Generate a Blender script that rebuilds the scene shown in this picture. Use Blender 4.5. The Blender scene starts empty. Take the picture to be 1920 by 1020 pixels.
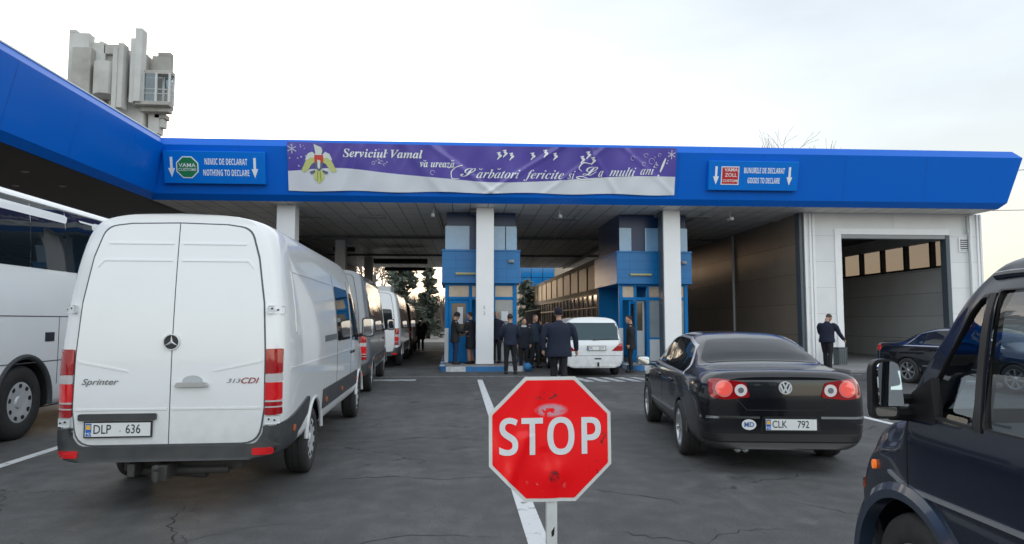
import bpy, bmesh, math, random
import numpy as np
from mathutils import Vector, Matrix
from mathutils.bvhtree import BVHTree
from mathutils.geometry import tessellate_polygon
R = math.radians
rnd = random.Random(7)
sc = bpy.context.scene
COL = sc.collection
# ------------------------------------------------------------ camera
cd = bpy.data.cameras.new('camera'); cam = bpy.data.objects.new('camera', cd); COL.objects.link(cam)
cd.sensor_width = 36; cd.lens = 24.0; cd.clip_start = 0.05; cd.clip_end = 5000
cam.location = (0, 0, 1.6)
cam.rotation_euler = (R(90 + 4.11), 0, R(-4.9))
cd.dof.use_dof = True; cd.dof.focus_distance = 4.6; cd.dof.aperture_fstop = 9.0
sc.camera = cam
# ------------------------------------------------------------ sky, sun, exposure
SUN_EL, SUN_AZ = 4.0, -24.0          # degrees; azimuth from +Y, negative = to the left
w = bpy.data.worlds.new('World'); sc.world = w; w.use_nodes = True
nt = w.node_tree; nt.nodes.clear()
sky = nt.nodes.new('ShaderNodeTexSky'); sky.sky_type = 'NISHITA'; sky.sun_disc = False
sky.sun_elevation = R(SUN_EL); sky.sun_rotation = R(SUN_AZ)
sky.air_density = 1.0; sky.dust_density = 1.5; sky.ozone_density = 1.5
hs = nt.nodes.new('ShaderNodeHueSaturation'); hs.inputs['Saturation'].default_value = 0.62
bg = nt.nodes.new('ShaderNodeBackground'); bg.inputs['Strength'].default_value = 0.15
wo = nt.nodes.new('ShaderNodeOutputWorld')
# a thin high overcast: a pale veil over the clear sky, brighter where the cloud is thin (behind the camera), peach towards the horizon
tcw = nt.nodes.new('ShaderNodeTexCoord'); sep = nt.nodes.new('ShaderNodeSeparateXYZ'); nt.links.new(tcw.outputs['Generated'], sep.inputs[0])
hz = nt.nodes.new('ShaderNodeMapRange'); hz.interpolation_type = 'SMOOTHSTEP'; hz.inputs[1].default_value = .02; hz.inputs[2].default_value = .30; nt.links.new(sep.outputs['Z'], hz.inputs[0])
vc = nt.nodes.new('ShaderNodeMix'); vc.data_type = 'RGBA'; vc.inputs['A'].default_value = (1.52, 1.33, 1.17, 1); vc.inputs['B'].default_value = (1.37, 1.42, 1.47, 1); nt.links.new(hz.outputs[0], vc.inputs['Factor'])
vm = nt.nodes.new('ShaderNodeMix'); vm.data_type = 'RGBA'; vm.inputs['Factor'].default_value = .62
nt.links.new(sky.outputs[0], hs.inputs['Color']); nt.links.new(hs.outputs[0], vm.inputs['A']); nt.links.new(vc.outputs['Result'], vm.inputs['B'])
th = nt.nodes.new('ShaderNodeMapRange'); th.inputs[1].default_value = -.4; th.inputs[2].default_value = .8; th.inputs[3].default_value = 1.36; th.inputs[4].default_value = .84; nt.links.new(sep.outputs['Y'], th.inputs[0])
cn = nt.nodes.new('ShaderNodeTexNoise'); cn.inputs['Scale'].default_value = 2.2; cn.inputs['Detail'].default_value = 5
cm = nt.nodes.new('ShaderNodeMapping'); cm.inputs['Scale'].default_value = (1, 1, 3.5); nt.links.new(tcw.outputs['Generated'], cm.inputs[0]); nt.links.new(cm.outputs[0], cn.inputs['Vector'])
cr = nt.nodes.new('ShaderNodeMapRange'); cr.inputs[1].default_value = .3; cr.inputs[2].default_value = .7; cr.inputs[3].default_value = .86; cr.inputs[4].default_value = 1.08; nt.links.new(cn.outputs['Fac'], cr.inputs[0])
mu = nt.nodes.new('ShaderNodeMath'); mu.operation = 'MULTIPLY'; nt.links.new(th.outputs[0], mu.inputs[0]); nt.links.new(cr.outputs[0], mu.inputs[1])
sc_ = nt.nodes.new('ShaderNodeVectorMath'); sc_.operation = 'SCALE'; nt.links.new(vm.outputs['Result'], sc_.inputs[0]); nt.links.new(mu.outputs[0], sc_.inputs['Scale'])
nt.links.new(sc_.outputs[0], bg.inputs[0]); nt.links.new(bg.outputs[0], wo.inputs[0])
sd = bpy.data.lights.new('sun', 'SUN'); sd.energy = 0.2; sd.angle = R(12); sd.color = (1.0, 0.72, 0.45)
sun = bpy.data.objects.new('sun', sd); COL.objects.link(sun)
_d = Vector((math.sin(R(SUN_AZ)) * math.cos(R(SUN_EL)), math.cos(R(SUN_AZ)) * math.cos(R(SUN_EL)), math.sin(R(SUN_EL))))
sun.rotation_euler = _d.to_track_quat('Z', 'Y').to_euler()
sc.view_settings.view_transform = 'Standard'; sc.view_settings.look = 'None'
sc.view_settings.exposure = 2.48; sc.view_settings.gamma = 1.0
sc.cycles.max_bounces = 8; sc.cycles.transparent_max_bounces = 16; sc.cycles.use_denoising = True
# ------------------------------------------------------------ materials
_M = {}
def mat(name, col=(.5, .5, .5), rough=.5, metal=0., coat=0., var=0., vscale=3., bump=0., bscale=40., dark=None, emit=0., spec=.5, dirt=None, fine=0.):
    if name in _M: return _M[name]
    m = bpy.data.materials.new(name); m.use_nodes = True; _M[name] = m
    n = m.node_tree; b = n.nodes['Principled BSDF']; L = n.links.new
    c4 = (*col, 1)
    b.inputs['Base Color'].default_value = c4; b.inputs['Roughness'].default_value = rough
    b.inputs['Metallic'].default_value = metal; b.inputs['Coat Weight'].default_value = coat
    b.inputs['Coat Roughness'].default_value = .04; b.inputs['Specular IOR Level'].default_value = spec
    tc = n.nodes.new('ShaderNodeTexCoord')
    if emit:
        b.inputs['Emission Color'].default_value = c4; b.inputs['Emission Strength'].default_value = emit
    if var or dirt:
        nz = n.nodes.new('ShaderNodeTexNoise'); nz.inputs['Scale'].default_value = vscale; nz.inputs['Detail'].default_value = 6
        L(tc.outputs['Object'], nz.inputs['Vector'])
        mx = n.nodes.new('ShaderNodeMix'); mx.data_type = 'RGBA'
        d = dark or tuple(c * .55 for c in col)
        mx.inputs['A'].default_value = c4; mx.inputs['B'].default_value = (*d, 1)
        rp = n.nodes.new('ShaderNodeMapRange'); rp.inputs['From Min'].default_value = .35; rp.inputs['From Max'].default_value = .75
        rp.inputs['To Max'].default_value = var
        L(nz.outputs['Fac'], rp.inputs['Value']); L(rp.outputs[0], mx.inputs['Factor'])
        out = mx.outputs['Result']
        if dirt:   # road dirt that fades out above a height (object z): (colour, height, strength)
            sp = n.nodes.new('ShaderNodeSeparateXYZ'); L(tc.outputs['Object'], sp.inputs[0])
            mr = n.nodes.new('ShaderNodeMapRange'); mr.inputs['From Min'].default_value = dirt[1]; mr.inputs['From Max'].default_value = .25
            mr.inputs['To Max'].default_value = dirt[2]
            L(sp.outputs['Z'], mr.inputs['Value'])
            mu = n.nodes.new('ShaderNodeMath'); mu.operation = 'MULTIPLY'; mu.inputs[1].default_value = 1.
            n2 = n.nodes.new('ShaderNodeTexNoise'); n2.inputs['Scale'].default_value = 9; n2.inputs['Detail'].default_value = 5
            L(tc.outputs['Object'], n2.inputs['Vector'])
            L(mr.outputs[0], mu.inputs[0]); L(n2.outputs['Fac'], mu.inputs[1])
            m2 = n.nodes.new('ShaderNodeMix'); m2.data_type = 'RGBA'; m2.inputs['B'].default_value = (*dirt[0], 1)
            L(mu.outputs[0], m2.inputs['Factor']); L(out, m2.inputs['A']); out = m2.outputs['Result']
            ar = n.nodes.new('ShaderNodeMath'); ar.operation = 'ADD'; ar.use_clamp = True; ar.inputs[1].default_value = rough
            L(mu.outputs[0], ar.inputs[0]); L(ar.outputs[0], b.inputs['Roughness'])
            if coat:
                sb = n.nodes.new('ShaderNodeMath'); sb.operation = 'SUBTRACT'; sb.use_clamp = True; sb.inputs[0].default_value = coat
                L(mu.outputs[0], sb.inputs[1]); L(sb.outputs[0], b.inputs['Coat Weight'])
        L(out, b.inputs['Base Color'])
    if bump:
        nb = n.nodes.new('ShaderNodeTexNoise'); nb.inputs['Scale'].default_value = bscale; nb.inputs['Detail'].default_value = 4
        bp = n.nodes.new('ShaderNodeBump'); bp.inputs['Strength'].default_value = bump; bp.inputs['Distance'].default_value = .02
        L(tc.outputs['Object'], nb.inputs['Vector']); L(nb.outputs['Fac'], bp.inputs['Height']); L(bp.outputs[0], b.inputs['Normal'])
    return m

def glass(name, tint=(.85, .92, .92), amount=.06, rough=.0):
    if name in _M: return _M[name]
    m = bpy.data.materials.new(name); m.use_nodes = True; _M[name] = m
    n = m.node_tree; n.nodes.clear(); L = n.links.new
    o = n.nodes.new('ShaderNodeOutputMaterial'); t = n.nodes.new('ShaderNodeBsdfTransparent'); g = n.nodes.new('ShaderNodeBsdfGlossy')
    t.inputs[0].default_value = (*tint, 1); g.inputs['Roughness'].default_value = rough
    lw = n.nodes.new('ShaderNodeLayerWeight'); lw.inputs['Blend'].default_value = .5
    fr = n.nodes.new('ShaderNodeMath'); fr.operation = 'POWER'; fr.inputs[1].default_value = 5; L(lw.outputs['Facing'], fr.inputs[0])
    ad = n.nodes.new('ShaderNodeMath'); ad.operation = 'ADD'; ad.use_clamp = True; ad.inputs[1].default_value = amount
    mx = n.nodes.new('ShaderNodeMixShader')
    L(fr.outputs[0], ad.inputs[0]); L(ad.outputs[0], mx.inputs[0]); L(t.outputs[0], mx.inputs[1]); L(g.outputs[0], mx.inputs[2]); L(mx.outputs[0], o.inputs[0])
    return m

def tile_mat(name, c1, c2, mortar, sx, sz, rough=.5, metal=0., msize=.02, axes='xz', offset=0., bump=.2, var=.25):
    """panels laid in rows: a brick texture over two object axes"""
    if name in _M: return _M[name]
    m = bpy.data.materials.new(name); m.use_nodes = True; _M[name] = m
    n = m.node_tree; b = n.nodes['Principled BSDF']; L = n.links.new
    tc = n.nodes.new('ShaderNodeTexCoord'); sp = n.nodes.new('ShaderNodeSeparateXYZ'); cb = n.nodes.new('ShaderNodeCombineXYZ')
    L(tc.outputs['Object'], sp.inputs[0]); L(sp.outputs[axes[0].upper()], cb.inputs[0]); L(sp.outputs[axes[1].upper()], cb.inputs[1])
    br = n.nodes.new('ShaderNodeTexBrick'); br.offset = offset; br.inputs['Scale'].default_value = 1
    br.inputs['Brick Width'].default_value = sx; br.inputs['Row Height'].default_value = sz; br.inputs['Mortar Size'].default_value = msize
    br.inputs['Color1'].default_value = (*c1, 1); br.inputs['Color2'].default_value = (*c2, 1); br.inputs['Mortar'].default_value = (*mortar, 1)
    br.inputs['Mortar Smooth'].default_value = .2
    L(cb.outputs[0], br.inputs['Vector'])
    nz = n.nodes.new('ShaderNodeTexNoise'); nz.inputs['Scale'].default_value = 1.3; nz.inputs['Detail'].default_value = 7
    L(tc.outputs['Object'], nz.inputs['Vector'])
    mp = n.nodes.new('ShaderNodeMapRange'); mp.inputs['From Min'].default_value = .4; mp.inputs['From Max'].default_value = .75; mp.inputs['To Max'].default_value = var
    L(nz.outputs['Fac'], mp.inputs['Value'])
    mx = n.nodes.new('ShaderNodeMix'); mx.data_type = 'RGBA'; mx.inputs['B'].default_value = (*[c * .6 for c in c1], 1)
    L(mp.outputs[0], mx.inputs['Factor']); L(br.outputs['Color'], mx.inputs['A']); L(mx.outputs['Result'], b.inputs['Base Color'])
    bp = n.nodes.new('ShaderNodeBump'); bp.inputs['Strength'].default_value = bump; bp.inputs['Distance'].default_value = .01; bp.invert = True
    L(br.outputs['Fac'], bp.inputs['Height']); L(bp.outputs[0], b.inputs['Normal'])
    b.inputs['Roughness'].default_value = rough; b.inputs['Metallic'].default_value = metal
    return m

WHITE = lambda: mat('white_paint', (.80, .82, .83), .28, coat=.8, var=.12, vscale=2.5, dark=(.66, .68, .68), dirt=((.2, .19, .18), 1.0, .75))
BLACKP = lambda: mat('black_car_paint', (.004, .005, .008), .22, spec=.35, coat=.7, var=.2, vscale=2, dirt=((.07, .066, .06), .5, .8))
PLASTIC = lambda: mat('dark_plastic', (.03, .034, .04), .5, var=.8, vscale=5, dark=(.07, .07, .068))
TYRE = lambda: mat('tyre_rubber', (.022, .022, .023), .75, var=.5, vscale=20, dark=(.05, .048, .045))
DGLASS = lambda: mat('tinted_glass', (.008, .013, .017), .02, spec=.5)
SILVER = lambda: mat('silver_metal', (.55, .57, .59), .28, metal=.85, var=.2, vscale=12)
BADGE = lambda: mat('badge_silver', (.72, .74, .77), .3, metal=.25, coat=.5)
CHROME = lambda: mat('chrome', (.75, .77, .8), .12, metal=1.)
UNDER = lambda: mat('underbody_black', (.012, .012, .013), .8)
REDL = lambda: mat('red_lens', (.34, .004, .008), .1, coat=1.)
REDB = lambda: mat('bright_red_lens', (.58, .008, .012), .12, coat=1., emit=.015)
CLEARL = lambda: mat('clear_lens', (.48, .46, .47), .15, coat=1.)
LETB = lambda: mat('black_lettering', (.012, .013, .016), .45)
LETW = lambda: mat('white_lettering', (.82, .84, .86), .5)
PLATE = lambda: mat('plate_white', (.72, .74, .74), .35)
PLBLUE = lambda: mat('plate_blue', (.01, .12, .5), .35)
FBLUE = lambda: mat('blue_facing', (0., .125, .60), .32, coat=.10, spec=.2, bump=.05, bscale=.9, var=.22, vscale=.4, dark=(0., .10, .50))
BBLUE = lambda: mat('booth_blue', (0., .185, .50), .4, spec=.18, var=.2, vscale=3)

# ------------------------------------------------------------ objects
def link(name, me, parent=None, loc=(0, 0, 0), rot=(0, 0, 0)):
    o = bpy.data.objects.new(name, me); COL.objects.link(o)
    if parent is not None: o.parent = parent
    o.location = loc; o.rotation_euler = rot
    return o
def tag(o, label, cat, group=None):
    o['label'] = label; o['category'] = cat
    if group: o['group'] = group
    return o
def thing(name, label, cat, loc=(0, 0, 0), rz=0., group=None):
    return tag(link(name, None, None, loc, (0, 0, rz)), label, cat, group)
def struct(o): o['kind'] = 'structure'; return o
def smooth(me, ang=35):
    me.polygons.foreach_set('use_smooth', [True] * len(me.polygons))
    me.set_sharp_from_angle(angle=R(ang)); me.update()
def copy_tree(o, parent=None):
    c = o.copy(); COL.objects.link(c)
    if parent is not None: c.parent = parent
    for ch in list(o.children): copy_tree(ch, c)
    return c

class MB:
    def __init__(s): s.v = []; s.f = []; s.m = []
    def add(s, vs, fs, mi=0, M=None):
        k = len(s.v)
        s.v += [tuple(M @ Vector(p)) if M else tuple(p) for p in vs]
        s.f += [tuple(i + k for i in f) for f in fs]; s.m += [mi] * len(fs)
        return s
    def box(s, x0, x1, y0, y1, z0, z1, mi=0, M=None):
        return s.add([(x0, y0, z0), (x1, y0, z0), (x1, y1, z0), (x0, y1, z0), (x0, y0, z1), (x1, y0, z1), (x1, y1, z1), (x0, y1, z1)],
              [(0, 3, 2, 1), (4, 5, 6, 7), (0, 1, 5, 4), (1, 2, 6, 5), (2, 3, 7, 6), (3, 0, 4, 7)], mi, M)
    def prism(s, poly, plane, d0, d1, mi=0, M=None):
        n = len(poly)
        f3 = {'xz': lambda u, v, d: (u, d, v), 'yz': lambda u, v, d: (d, u, v), 'xy': lambda u, v, d: (u, v, d)}[plane]
        vs = [f3(u, v, d0) for u, v in poly] + [f3(u, v, d1) for u, v in poly]
        tri = tessellate_polygon([[Vector((u, v, 0)) for u, v in poly]])
        fs = [tuple(range(n)), tuple(range(2 * n - 1, n - 1, -1))] if n < 5 else [tuple(t) for t in tri] + [tuple(i + n for i in reversed(t)) for t in tri]
        fs += [(i, (i + 1) % n, (i + 1) % n + n, i + n) for i in range(n)]
        return s.add(vs, fs, mi, M)
    def tube(s, pts, r, n=8, mi=0, caps=True, M=None, sq=1.):
        pts = [Vector(p) for p in pts]; rs = r if isinstance(r, (list, tuple)) else [r] * len(pts)
        vs = []; fs = []; up = None
        for i, p in enumerate(pts):
            t = (pts[min(i + 1, len(pts) - 1)] - pts[max(i - 1, 0)])
            t = t.normalized() if t.length > 1e-9 else Vector((0, 0, 1))
            if up is None:
                a = Vector((0, 0, 1)) if abs(t.z) < .9 else Vector((0, 1, 0)); u = t.cross(a).normalized()
            else:
                u = up - t * up.dot(t); u = u.normalized() if u.length > 1e-6 else t.orthogonal().normalized()
            up = u; w_ = t.cross(u)
            vs += [p + (u * math.cos(2 * math.pi * k / n) + w_ * math.sin(2 * math.pi * k / n) * sq) * rs[i] for k in range(n)]
        for i in range(len(pts) - 1):
            fs += [(i * n + k, i * n + (k + 1) % n, (i + 1) * n + (k + 1) % n, (i + 1) * n + k) for k in range(n)]
        if caps: fs += [tuple(range(n))[::-1], tuple(range((len(pts) - 1) * n, len(pts) * n))]
        return s.add(vs, fs, mi, M)
    def lathe(s, prof, n=32, axis='x', c=(0, 0, 0), mi=0, M=None, close=False):
        """prof: (radius, offset along axis)"""
        vs = []; fs = []; m_ = len(prof)
        for k in range(n):
            a = 2 * math.pi * k / n; ca, sa = math.cos(a), math.sin(a)
            for r_, o in prof:
                p = {'x': (o, r_ * ca, r_ * sa), 'y': (r_ * ca, o, r_ * sa), 'z': (r_ * ca, r_ * sa, o)}[axis]
                vs.append((p[0] + c[0], p[1] + c[1], p[2] + c[2]))
        for k in range(n):
            k2 = (k + 1) % n
            for i in range(m_ - 1): fs.append((k * m_ + i, k * m_ + i + 1, k2 * m_ + i + 1, k2 * m_ + i))
            if close: fs.append((k * m_ + m_ - 1, k * m_, k2 * m_, k2 * m_ + m_ - 1))
        return s.add(vs, fs, mi, M)
    def sphere(s, c, r, n=16, mi=0, M=None):
        rx, ry, rz = r if isinstance(r, (tuple, list)) else (r, r, r); h = n // 2
        vs = [(c[0], c[1], c[2] - rz)]; fs = []
        for i in range(1, h):
            a = -math.pi / 2 + math.pi * i / h
            for k in range(n):
                b = 2 * math.pi * k / n
                vs.append((c[0] + rx * math.cos(a) * math.cos(b), c[1] + ry * math.cos(a) * math.sin(b), c[2] + rz * math.sin(a)))
        vs.append((c[0], c[1], c[2] + rz)); T = len(vs) - 1
        for k in range(n): fs.append((0, 1 + (k + 1) % n, 1 + k)); fs.append((T, T - n + k, T - n + (k + 1) % n))
        for i in range(h - 2):
            for k in range(n): fs.append((1 + i * n + k, 1 + i * n + (k + 1) % n, 1 + (i + 1) * n + (k + 1) % n, 1 + (i + 1) * n + k))
        return s.add(vs, fs, mi, M)
    def mesh(s, name, mats):
        me = bpy.data.meshes.new(name); me.from_pydata([tuple(p) for p in s.v], [], s.f)
        for m_ in (mats if isinstance(mats, (list, tuple)) else [mats]): me.materials.append(m_)
        me.polygons.foreach_set('material_index', s.m)
        bm = bmesh.new(); bm.from_mesh(me); bmesh.ops.recalc_face_normals(bm, faces=bm.faces); bm.to_mesh(me); bm.free()
        return me
    def build(s, name, mats, parent=None, loc=(0, 0, 0), rz=0., bev=0., ang=35, rot=None):
        me = s.mesh(name, mats); smooth(me, ang)
        o = link(name, me, parent, loc, rot or (0, 0, rz))
        if bev:
            b = o.modifiers.new('bevel', 'BEVEL'); b.width = bev; b.segments = 2; b.limit_method = 'ANGLE'; b.angle_limit = R(40)
        return o

def pieces(mb):
    p = list(range(len(mb.v)))
    def f(i):
        while p[i] != i: p[i] = p[p[i]]; i = p[i]
        return i
    for q in mb.f:
        for i in q[1:]: p[f(i)] = f(q[0])
    g = {}
    for q, mi in zip(mb.f, mb.m): g.setdefault(f(q[0]), []).append((q, mi))
    for fs in g.values():
        ids = sorted({i for q, _ in fs for i in q}); mp = {i: k for k, i in enumerate(ids)}
        m_ = MB(); m_.v = [mb.v[i] for i in ids]; m_.f = [tuple(mp[i] for i in q) for q, _ in fs]; m_.m = [mi for _, mi in fs]; yield m_
def build_each(mb, name, mats, parent, **kw):
    '''one object per separate piece'''
    return [m_.build(name, mats, parent, **kw) for m_ in pieces(mb)]

def bake(o):
    bpy.context.view_layer.update()
    dg = bpy.context.evaluated_depsgraph_get()
    me = bpy.data.meshes.new_from_object(o.evaluated_get(dg)); o.modifiers.clear(); o.data = me
    return me
def cut(o, mb, op='DIFFERENCE'):
    t = mb.build('cutter', UNDER())
    b = o.modifiers.new('cut', 'BOOLEAN'); b.object = t; b.operation = op; b.solver = 'EXACT'
    bake(o); bpy.data.objects.remove(t)

def rpoly(pts, r=.05, n=4):
    """round the corners of a polygon; a point may carry its own radius"""
    out = []; N = len(pts)
    for i in range(N):
        p = Vector(pts[i][:2]); a = Vector(pts[i - 1][:2]); b = Vector(pts[(i + 1) % N][:2])
        rr = pts[i][2] if len(pts[i]) > 2 else r
        rr = min(rr, (a - p).length * .45, (b - p).length * .45)
        if rr < 1e-4: out.append(tuple(p)); continue
        p0 = p + (a - p).normalized() * rr; p1 = p + (b - p).normalized() * rr
        for k in range(n + 1):
            t = k / n; q = p0 * (1 - t) ** 2 + p * 2 * t * (1 - t) + p1 * t * t; out.append((q.x, q.y))
    return out
def circ(c, r, n=24, ry=None): return [(c[0] + r * math.cos(2 * math.pi * k / n), c[1] + (ry or r) * math.sin(2 * math.pi * k / n)) for k in range(n)]
def mirror(poly): return [(-u, v) for u, v, *_ in reversed(poly)]

def fill2d(poly, step):
    bm = bmesh.new(); vs = [bm.verts.new((u, v, 0)) for u, v in poly]
    for t in tessellate_polygon([[Vector((u, v, 0)) for u, v in poly]]):
        try: bm.faces.new([vs[i] for i in t])
        except ValueError: pass
    if step:
        for ax in (0, 1):
            lo = min(p[ax] for p in poly); hi = max(p[ax] for p in poly); k = lo + step
            no = Vector((1, 0, 0)) if ax == 0 else Vector((0, 1, 0))
            while k < hi - step * .3:
                bmesh.ops.bisect_plane(bm, geom=bm.verts[:] + bm.edges[:] + bm.faces[:], dist=1e-5, plane_co=no * k, plane_no=no); k += step
    return bm
RAY = {'left': (lambda u, v: (Vector((-4, u, v)), Vector((1, 0, 0)))), 'right': (lambda u, v: (Vector((4, u, v)), Vector((-1, 0, 0)))),
       'rear': (lambda u, v: (Vector((u, -4, v)), Vector((0, 1, 0)))), 'front': (lambda u, v: (Vector((u, 12, v)), Vector((0, -1, 0)))),
       'top': (lambda u, v: (Vector((u, v, 6)), Vector((0, 0, -1))))}
def lay(bm, bvh, mode, off, th):
    """lay a flat 2-D mesh onto a body surface and give it a rim"""
    hits = []
    for v in bm.verts:
        o, d = RAY[mode](v.co.x, v.co.y)
        h = bvh.ray_cast(o, d)
        if h[0] is None:
            h = bvh.find_nearest(o + d * 3.2)
        hits.append((v, h[0] - d * off, d))
    for v, p, d in hits: v.co = p
    d0 = hits[0][2]
    bmesh.ops.recalc_face_normals(bm, faces=bm.faces)
    if sum(f.normal.dot(d0) * f.calc_area() for f in bm.faces) > 0: bmesh.ops.reverse_faces(bm, faces=bm.faces)
    if th:
        be = [e for e in bm.edges if e.is_boundary]
        g = bmesh.ops.extrude_edge_only(bm, edges=be)
        for v in [x for x in g['geom'] if isinstance(x, bmesh.types.BMVert)]: v.co += d0 * th
def patch(name, poly, mode, bvh, m, parent, off=.004, th=.015, step=.08, ang=35):
    bm = fill2d(poly, step); lay(bm, bvh, mode, off, th)
    me = bpy.data.meshes.new(name); bm.to_mesh(me); bm.free(); me.materials.append(m); smooth(me, ang)
    return link(name, me, parent)

_T = {}
def styled(s, up, lo):
    '''letters of a bold, slanted or script style (mathematical alphabets)'''
    return ''.join(chr(up + ord(c) - 65) if 'A' <= c <= 'Z' else chr(lo + ord(c) - 97) if 'a' <= c <= 'z' else c for c in s)
sansb = lambda s: styled(s, 0x1D5D4, 0x1D5EE)
serifbi = lambda s: styled(s, 0x1D468, 0x1D482)
script_ = lambda s: styled(s, 0x1D4D0, 0x1D4EA)
def text2d(s, size=1., bold=0., shear=0., space=1., align='CENTER', wide=1.):
    k = (s, bold, shear, space, align)
    if k not in _T:
        c = bpy.data.curves.new('t', 'FONT'); c.body = s; c.size = 1; c.offset = bold; c.shear = shear; c.space_character = space
        c.align_x = align; c.align_y = 'CENTER'; c.resolution_u = 6 if 'STOP' in s or chr(0x1D5E6) in s else 3; c.fill_mode = 'FRONT'
        o = bpy.data.objects.new('t', c); COL.objects.link(o); bpy.context.view_layer.update()
        me = bpy.data.meshes.new_from_object(o.evaluated_get(bpy.context.evaluated_depsgraph_get()))
        _T[k] = ([(v.co.x, v.co.y) for v in me.vertices], [tuple(p.vertices) for p in me.polygons])
        bpy.data.objects.remove(o); bpy.data.curves.remove(c); bpy.data.meshes.remove(me)
    v, f = _T[k]
    return [(x * size * wide, y * size) for x, y in v], f
def text_bm(s, at=(0, 0), flip=False, rot=0., **kw):
    v, f = text2d(s, **kw); bm = bmesh.new(); sg = -1 if flip else 1; ca, sa = math.cos(rot), math.sin(rot)
    vs = [bm.verts.new(((x * ca - y * sa) * sg + at[0], x * sa + y * ca + at[1], 0)) for x, y in v]
    for q in f:
        try: bm.faces.new([vs[i] for i in q])
        except ValueError: pass
    return bm
def lay_text(name, s, at, mode, bvh, m, parent, off=.006, flip=False, rot=0., **kw):
    bm = text_bm(s, at, flip, rot, **kw); lay(bm, bvh, mode, off, 0)
    me = bpy.data.meshes.new(name); bm.to_mesh(me); bm.free(); me.materials.append(m)
    return link(name, me, parent)
def add_text(mb, s, M, mi=0, rot=0., at=(0, 0), fn=None, **kw):
    """flat letters into a mesh: 2-D letters in the local x/z plane facing -y, moved by M"""
    v, f = text2d(s, **kw); ca, sa = math.cos(rot), math.sin(rot)
    pts = [((x * ca - y * sa) + at[0], x * sa + y * ca + at[1]) for x, y in v]
    mb.add([(x, (fn(x, y) if fn else 0), y) for x, y in pts], f, mi, M)

def pchip(x, y, xi):
    x = np.asarray(x, float); y = np.asarray(y, float); h = np.diff(x)[:, None]; y2 = y.reshape(len(x), -1)
    d = np.diff(y2, axis=0) / h; m_ = np.zeros_like(y2)
    for i in range(1, len(x) - 1):
        w1 = 2 * h[i] + h[i - 1]; w2 = h[i] + 2 * h[i - 1]; ok = d[i - 1] * d[i] > 0
        with np.errstate(divide='ignore', invalid='ignore'):
            m_[i] = np.where(ok, (w1 + w2) / (w1 / d[i - 1] + w2 / d[i]), 0)
    m_[0] = d[0]; m_[-1] = d[-1]
    k = np.clip(np.searchsorted(x, xi, 'right') - 1, 0, len(x) - 2); t = ((xi - x[k]) / h[k, 0])[:, None]; H = h[k]
    r = (2 * t**3 - 3 * t**2 + 1) * y2[k] + (t**3 - 2 * t**2 + t) * H * m_[k] + (-2 * t**3 + 3 * t**2) * y2[k + 1] + (t**3 - t**2) * H * m_[k + 1]
    return r.reshape((len(xi),) + y.shape[1:])
def loft(st, nu=5, nv=4, deform=None):
    """st: [(y, half profile from bottom centre to top centre)] -> closed mesh, mirrored in x"""
    ys = np.array([s[0] for s in st]); P = np.array([s[1] for s in st], float)
    yi = np.unique(np.concatenate([np.linspace(ys[i], ys[i + 1], nu + 1) for i in range(len(ys) - 1)]))
    A = pchip(ys, P, yi)
    k = np.arange(P.shape[1], dtype=float); ki = np.unique(np.concatenate([np.linspace(i, i + 1, nv + 1) for i in range(len(k) - 1)]))
    B = np.stack([pchip(k, a, ki) for a in A])      # rows: stations
    B[:, 0, 0] = 0; B[:, -1, 0] = 0
    n = len(ki); ring = 2 * n - 2; vs = []; fs = []
    for i, y in enumerate(yi):
        loop = [(B[i, j, 0], B[i, j, 1]) for j in range(n)] + [(-B[i, j, 0], B[i, j, 1]) for j in range(n - 2, 0, -1)]
        for x, z in loop:
            vs.append(deform(x, y, z) if deform else (x, y, z))
    for i in range(len(yi) - 1):
        a = i * ring; b = a + ring
        fs += [(a + k_, a + (k_ + 1) % ring, b + (k_ + 1) % ring, b + k_) for k_ in range(ring)]
    for base in (0, (len(yi) - 1) * ring):
        for j in range(n - 1):
            l0 = base + j; l1 = base + j + 1; r0 = base + (ring - j) % ring; r1 = base + (ring - j - 1) % ring
            q = [l0, l1, r1, r0]; q = [v for i_, v in enumerate(q) if v not in q[:i_]]
            if len(q) > 2: fs.append(tuple(q))
    mb = MB(); mb.add(vs, fs); return mb

def car_body(st, paint, parent, arches, deform=None, nu=5, nv=4, ang=32, cuts=()):
    """loft + wheel arches cut out; arches: (y, z, radius, inner x). Returns body, bvh of the uncut skin"""
    mb = loft(st, nu, nv, deform)
    o = mb.build('body', [paint, UNDER()], parent)
    me = o.data; bvh = BVHTree.FromPolygons([v.co.copy() for v in me.vertices], [tuple(p.vertices) for p in me.polygons])
    o.parent = None
    for (y, z, r, xi) in arches:
        c = MB()
        for s in (-1, 1): c.lathe([(0, s * xi), (r, s * xi), (r, s * 1.6), (0, s * 1.6)], 40, 'x', (0, y, z))
        cut(o, c)
    for c in cuts: cut(o, c)
    o.parent = parent; me = o.data
    for p in me.polygons:
        c = p.center; p.material_index = 0
        for (y, z, r, xi) in arches:
            if math.hypot(c.y - y, c.z - z) < r + .004 and abs(c.x) > xi - .01: p.material_index = 1
        if p.normal.z < -.8 and c.z < .45: p.material_index = 1
    smooth(me, ang)
    return o, bvh

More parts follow.
